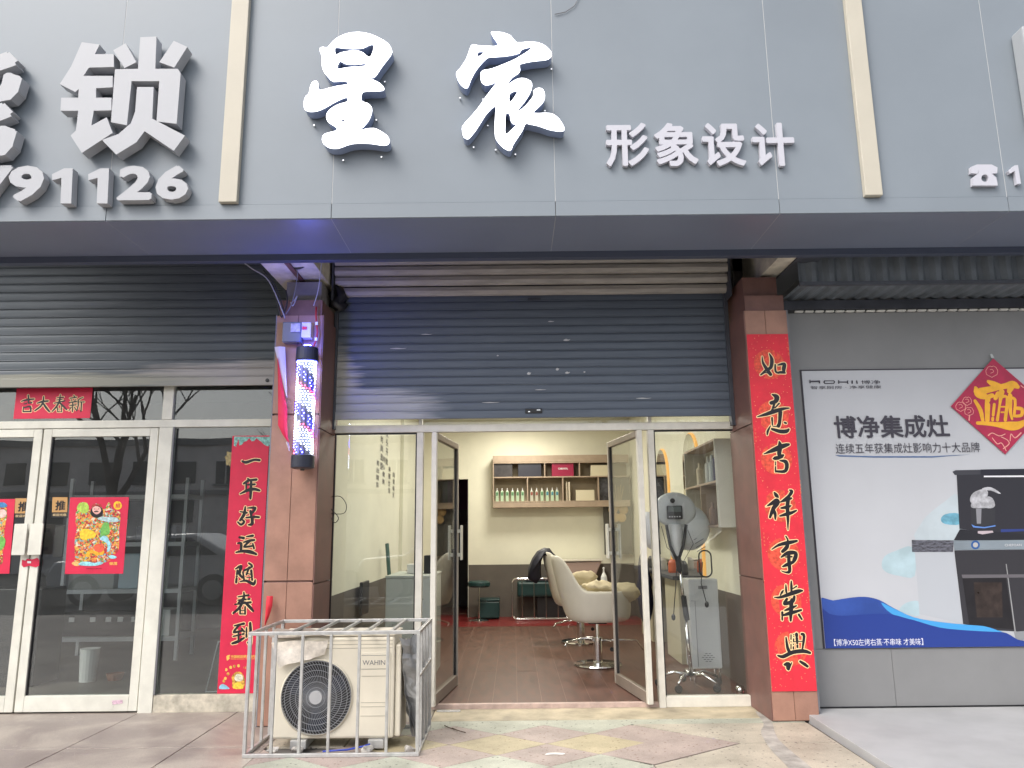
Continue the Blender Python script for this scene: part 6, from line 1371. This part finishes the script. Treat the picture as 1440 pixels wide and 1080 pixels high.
for k in range(3):
    a = k * 2.094 + .4; P = [(a0 + r_ * math.cos(a + s), a1 + r_ * math.sin(a + s)) for r_, s in ((.045, -.3), (.2, -.15), (.21, .25), (.16, .55), (.045, .3))]
    bm = B(); prism(bm, P, AF - .008, AF - .004, 'Y'); obj('fan_blade', bm, mat('blue black fan blade', (.03, .035, .05), .35), ac)
zl = zoomY(AF - .007, 330, 820, 4.0)
P = [zl(718, 450), zl(845, 450), zl(845, 525), zl(718, 525)]; x0, x1 = -.992, -.822
obj('logo_plate', bx(x0, x1, AF - .0085, AF - .0062, .455, .535), M_beigeplas, ac, bev=.002)
obj('logo_lettering', text_bm('WAHIN', x0 + .012, x1 - .012, .478, .508, AF - .0092, .004), M_wire, ac)
bm = B(); tube(bm, rr(x0 - .002, x1 + .002, .453, .537, AF - .0066, .012), .0012, 4, False); obj('plate_outline', bm, M_wire, ac)
for xx in (-1.42, -.93): obj('foot_bracket', bx(xx, xx + .10, AF - .03, AF + .34, PZ + .012, .034), M_steel, ac, bev=.003)
cg = thing('metal_cage', 'welded galvanised steel bar cage standing round the outdoor unit', 'cage', (-1.13, -1.0, PZ))
X0, X1, Y0, Y1, Z0, Z1 = -1.672, -.592, -1.29, -.575, PZ + .001, .708
s = .022
def cb(x0, x1, y0, y1, z0, z1, n_='frame_bar'): return obj(n_, bx(x0, x1, y0, y1, z0, z1), M_steel, cg, bev=.0025)
for z in (Z0, Z1 - s):
    for y in (Y0, Y1 - s): cb(X0, X1, y, y + s, z, z + s)
    for x in (X0, X1 - s): cb(x, x + s, Y0 + s, Y1 - s, z + .001, z + s - .001)
for x in (X0 + .0, X1 - s):
    for y in (Y0, Y1 - s): cb(x + .0005, x + s - .0005, y + .0005, y + s - .0005, Z0 + s, Z1 - s, 'corner_post')
fbars = [zx for zx in (-1.49, -1.345, -1.18, -1.005, -.84)]
for x in (-1.508, -1.338, -1.160, -.982, -.803): cb(x, x + .018, Y0 + .002, Y0 + .020, Z0 + s, Z1 - s, 'front_bar')
for x in (-1.43, -1.27, -1.11, -.95, -.79): cb(x, x + .018, Y0 + s, Y1 - s, Z1 - .020, Z1 - .002, 'roof_bar')
for y in (-1.14, -.97, -.80): cb(X0 + .002, X0 + .020, y, y + .018, Z0 + s, Z1 - s, 'side_bar')
for y in (-1.14, -.97, -.80): cb(X1 - .020, X1 - .002, y, y + .018, Z0 + s, Z1 - s, 'side_bar')
cb(X1 - .021, X1 - .001, Y0 + s, Y1 - s, .42, .438, 'side_bar')
# crumpled foil insulation sheet at the right, cardboard sheet top left, pipe
def crumple(corners, n, m, amp, seed):
    from mathutils import noise
    bm = B(); A, Bc, C_, D_ = [Vector(c) for c in corners]; g = []
    for j in range(m + 1):
        row = []
        for i in range(n + 1):
            u, v = i / n, j / m; p = (A * (1 - u) + Bc * u) * (1 - v) + (D_ * (1 - u) + C_ * u) * v
            p += noise.noise_vector(p * 9 + Vector((seed, 0, 0))) * amp + noise.noise_vector(p * 26 + Vector((seed, 3, 0))) * amp * .35
            row.append(bm.verts.new(p))
        g.append(row)
    for j in range(m):
        for i in range(n): bm.faces.new((g[j][i], g[j][i + 1], g[j + 1][i + 1], g[j + 1][i]))
    return bm
M_foil = mat('dull foil sheet', (.30, .30, .30), .42, .5, .3, 7, .3, 25)
fo = single('foil_sheet', crumple([(-.735, -1.15, .64), (-.62, -1.05, .66), (-.625, -1.10, .0), (-.70, -1.0, .10)], 10, 18, .035, 4), M_foil, 'crumpled grey foil sheet stuffed between the outdoor unit and the cage side', 'foil sheet', smooth=False)
single('foil_sheet', crumple([(-.735, -.75, .60), (-.735, -1.08, .62), (-.66, -1.10, .03), (-.66, -.8, .03)], 10, 16, .03, 9), M_foil, 'second crumpled foil sheet hanging behind at the right side of the unit', 'foil sheet', smooth=False)
single('cardboard_sheet', crumple([(-1.56, -1.16, .625), (-1.20, -1.16, .64), (-1.23, -1.145, .55), (-1.50, -1.165, .47)], 10, 6, .02, 2), mat('glossy brown cardboard', (.72, .66, .58), .3, 0, .35, 8, .1, 20), 'curled shiny cardboard flap over the top left of the fan grille', 'cardboard', smooth=True)
single('cardboard_sheet', crumple([(-1.60, -.98, .69), (-1.12, -.98, .68), (-1.18, -1.15, .665), (-1.58, -1.15, .655)], 10, 5, .02, 6), mat('grey brown cardboard', (.28, .24, .20), .7, 0, .3, 8), 'flat brown cardboard piece lying on top of the outdoor unit', 'cardboard', smooth=True)
bm = B(); tube(bm, [(-1.2, -1.2, PZ + .012), (-1.05, -1.19, PZ + .018), (-.95, -1.16, PZ + .03), (-.88, -1.13, PZ + .05)], .006, 6); single('blue_pipe', bm, mat('blue plastic pipe', (.03, .06, .4), .4), 'thin blue pipe on the ground under the outdoor unit', 'pipe', smooth=True)
for k, (x, y, lab) in enumerate(((-1.52, -1.19, 'blue white rubbish scrap in the front left cage corner'), (-1.36, -1.18, 'white plastic scrap under the left side of the outdoor unit'), (-.93, -1.19, 'white plastic scrap under the right side of the outdoor unit'), (-.66, -1.2, 'small pale scrap in the right cage corner'))):
    bm = ellipsoid(B(), (x, y, PZ + .02), (.04, .025, .018), 12, 8); wiggle(bm, .02, 30, k); single('litter_scrap', bm, M_dirtyp, lab, 'litter')
for k, (x, y) in enumerate(((-.50, -.55), (-.44, -.62))):
    bm = B(); tube(bm, [(x, y, PZ + .006), (x + .04, y - .09, PZ + .012), (x + .10, y - .13, PZ + .006)], .003, 5); single('dry_twig', bm, mat('dry twig', (.08, .05, .03), .8), ['thin dark twig on the terrazzo right of the cage', 'second thin dark twig on the terrazzo beside the first'][k], 'twig')

# ================================================================== across the street (seen in the panes)
far = thing('facing_building', 'pale two storey building across the street with rows of dark windows', 'building', (0, -30, 0))
M_fb = mat('pale render', (.85, .80, .78), .8, 0, .12, 2); M_fw = mat('dark window panes', (.05, .06, .07), .15)
obj('wall', bx(-40, 40, -33, -30, -.3, 5.6), M_fb, far); obj('parapet', bx(-40, 40, -33.1, -29.85, 5.6, 5.9), mat('grey coping', (.3, .3, .3), .8), far); obj('string_course', bx(-40, 40, -29.98, -29.8, 3.2, 3.4), MATS['grey coping'], far)
for i in range(34):
    x = -34 + i * 2.0
    for z in (3.7, 1.9):
        if z < 3 and i % 3: continue
        w = obj('window', bx(x, x + 1.0, -29.99, -29.93, z, z + 1.1), M_fw, far)
        if abs(x) < 16: obj('window_mullion', bx(x + .47, x + .53, -29.93, -29.88, z, z + 1.1), M_white, w); obj('window_sill', bx(x - .1, x + 1.1, -29.93, -29.80, z - .1, z - .01), MATS['grey coping'], w)
M_bark = mat('dark bark', (.035, .028, .024), .9, 0, .3, 12)
def tree(x, y, h, seed, label):
    rnd = random.Random(seed); t = thing('bare_tree', label, 'tree', (x, y, -.16), group='bare street trees across the pavement')
    tr, cr_ = B(), B()
    def grow(bm, p, d, L, r, lev):
        pts = [p]; q = p.copy(); dd = d.copy()
        for k in range(5):
            dd = (dd + Vector((rnd.uniform(-1, 1), rnd.uniform(-1, 1), rnd.uniform(-.3, .6))) * .13).normalized(); q = q + dd * L / 5; pts.append(q.copy())
        tube(bm, pts, r, 6 if lev < 2 else 4, True, r * .6)
        if lev < 5:
            for k in range(rnd.choice((2, 3, 3)) if lev else 4):
                a = rnd.uniform(0, 6.28); el = rnd.uniform(.35, .8); side = Vector((math.cos(a), math.sin(a) * .8, 0)); nd = (dd * math.cos(el) + side * math.sin(el) + Vector((0, 0, .12))).normalized()
                grow(cr_, pts[rnd.choice((3, 4, 5, 5))] if lev else pts[5], nd, L * rnd.uniform(.62, .85), r * .56, lev + 1)
    grow(tr, Vector((x, y, -.2)), Vector((0, 0, 1)), h * .27, .17, 0)
    obj('trunk', tr, M_bark, t); obj('crown', cr_, M_bark, t)
tree(-9.6, -13, 8.5, 3, 'bare dark street tree with forking limbs, reflected in the left door'); tree(4.2, -13, 8, 11, 'bare dark street tree reflected in the right window'); tree(-6.0, -14.5, 7, 21, 'smaller bare street tree reflected in the transom panes')
def car(x, y, m, label):
    t = thing('parked_car', label, 'car', (x, y, -.16), group='cars parked across the pavement')
    bodyp = [(-2.2, .35), (-2.25, .7), (-2.1, .95), (-1.2, 1.05), (-.6, 1.48), (.9, 1.52), (1.75, 1.1), (2.2, .95), (2.25, .4)]
    bm = B(); prism(bm, [(x + a, b - .16) for a, b in bodyp], y - .85, y + .85, 'Y'); obj('body', bm, m, t, bev=.08)
    for s_ in (-1, 1):
        P = [(-1.0, 1.06), (-.55, 1.40), (.85, 1.43), (1.45, 1.08)]
        bm = B(); prism(bm, [(x + a, b - .16) for a, b in P], y + s_ * .86, y + s_ * .87, 'Y'); obj('side_window', bm, M_fw, t)
        for wx in (-1.4, 1.4): bm = B(); lathe(bm, [(.30, -.1), (.33, -.09), (.33, .09), (.30, .1)], (x + wx, y + s_ * .80, .17), 24, 'Y'); w = obj('wheel', bm, M_rubber, t); bm = B(); lathe(bm, [(.2, -.012), (.2, .012)], (x + wx, y + s_ * .91, .17), 16, 'Y'); obj('rim', bm, M_steel, w)
    for wx, nm in ((-2.22, 'tail_lamp'), (2.22, 'headlight')):
        for s_ in (-1, 1): obj(nm, bx(x + wx - .04, x + wx + .04, y + s_ * .7 - .15, y + s_ * .7 + .15, .5, .62), M_white, t, bev=.02)
car(-7.9, -11.6, mat('white car paint', (.75, .75, .75), .2, coat=.6), 'white car parked opposite the left shop'); car(-1.2, -11.6, mat('silver car paint', (.45, .46, .47), .25, .5, coat=.6), 'silver car parked opposite the open shop'); car(5.2, -11.6, mat('grey car paint', (.16, .165, .17), .25, .4, coat=.6), 'dark grey car parked opposite the advert wall')
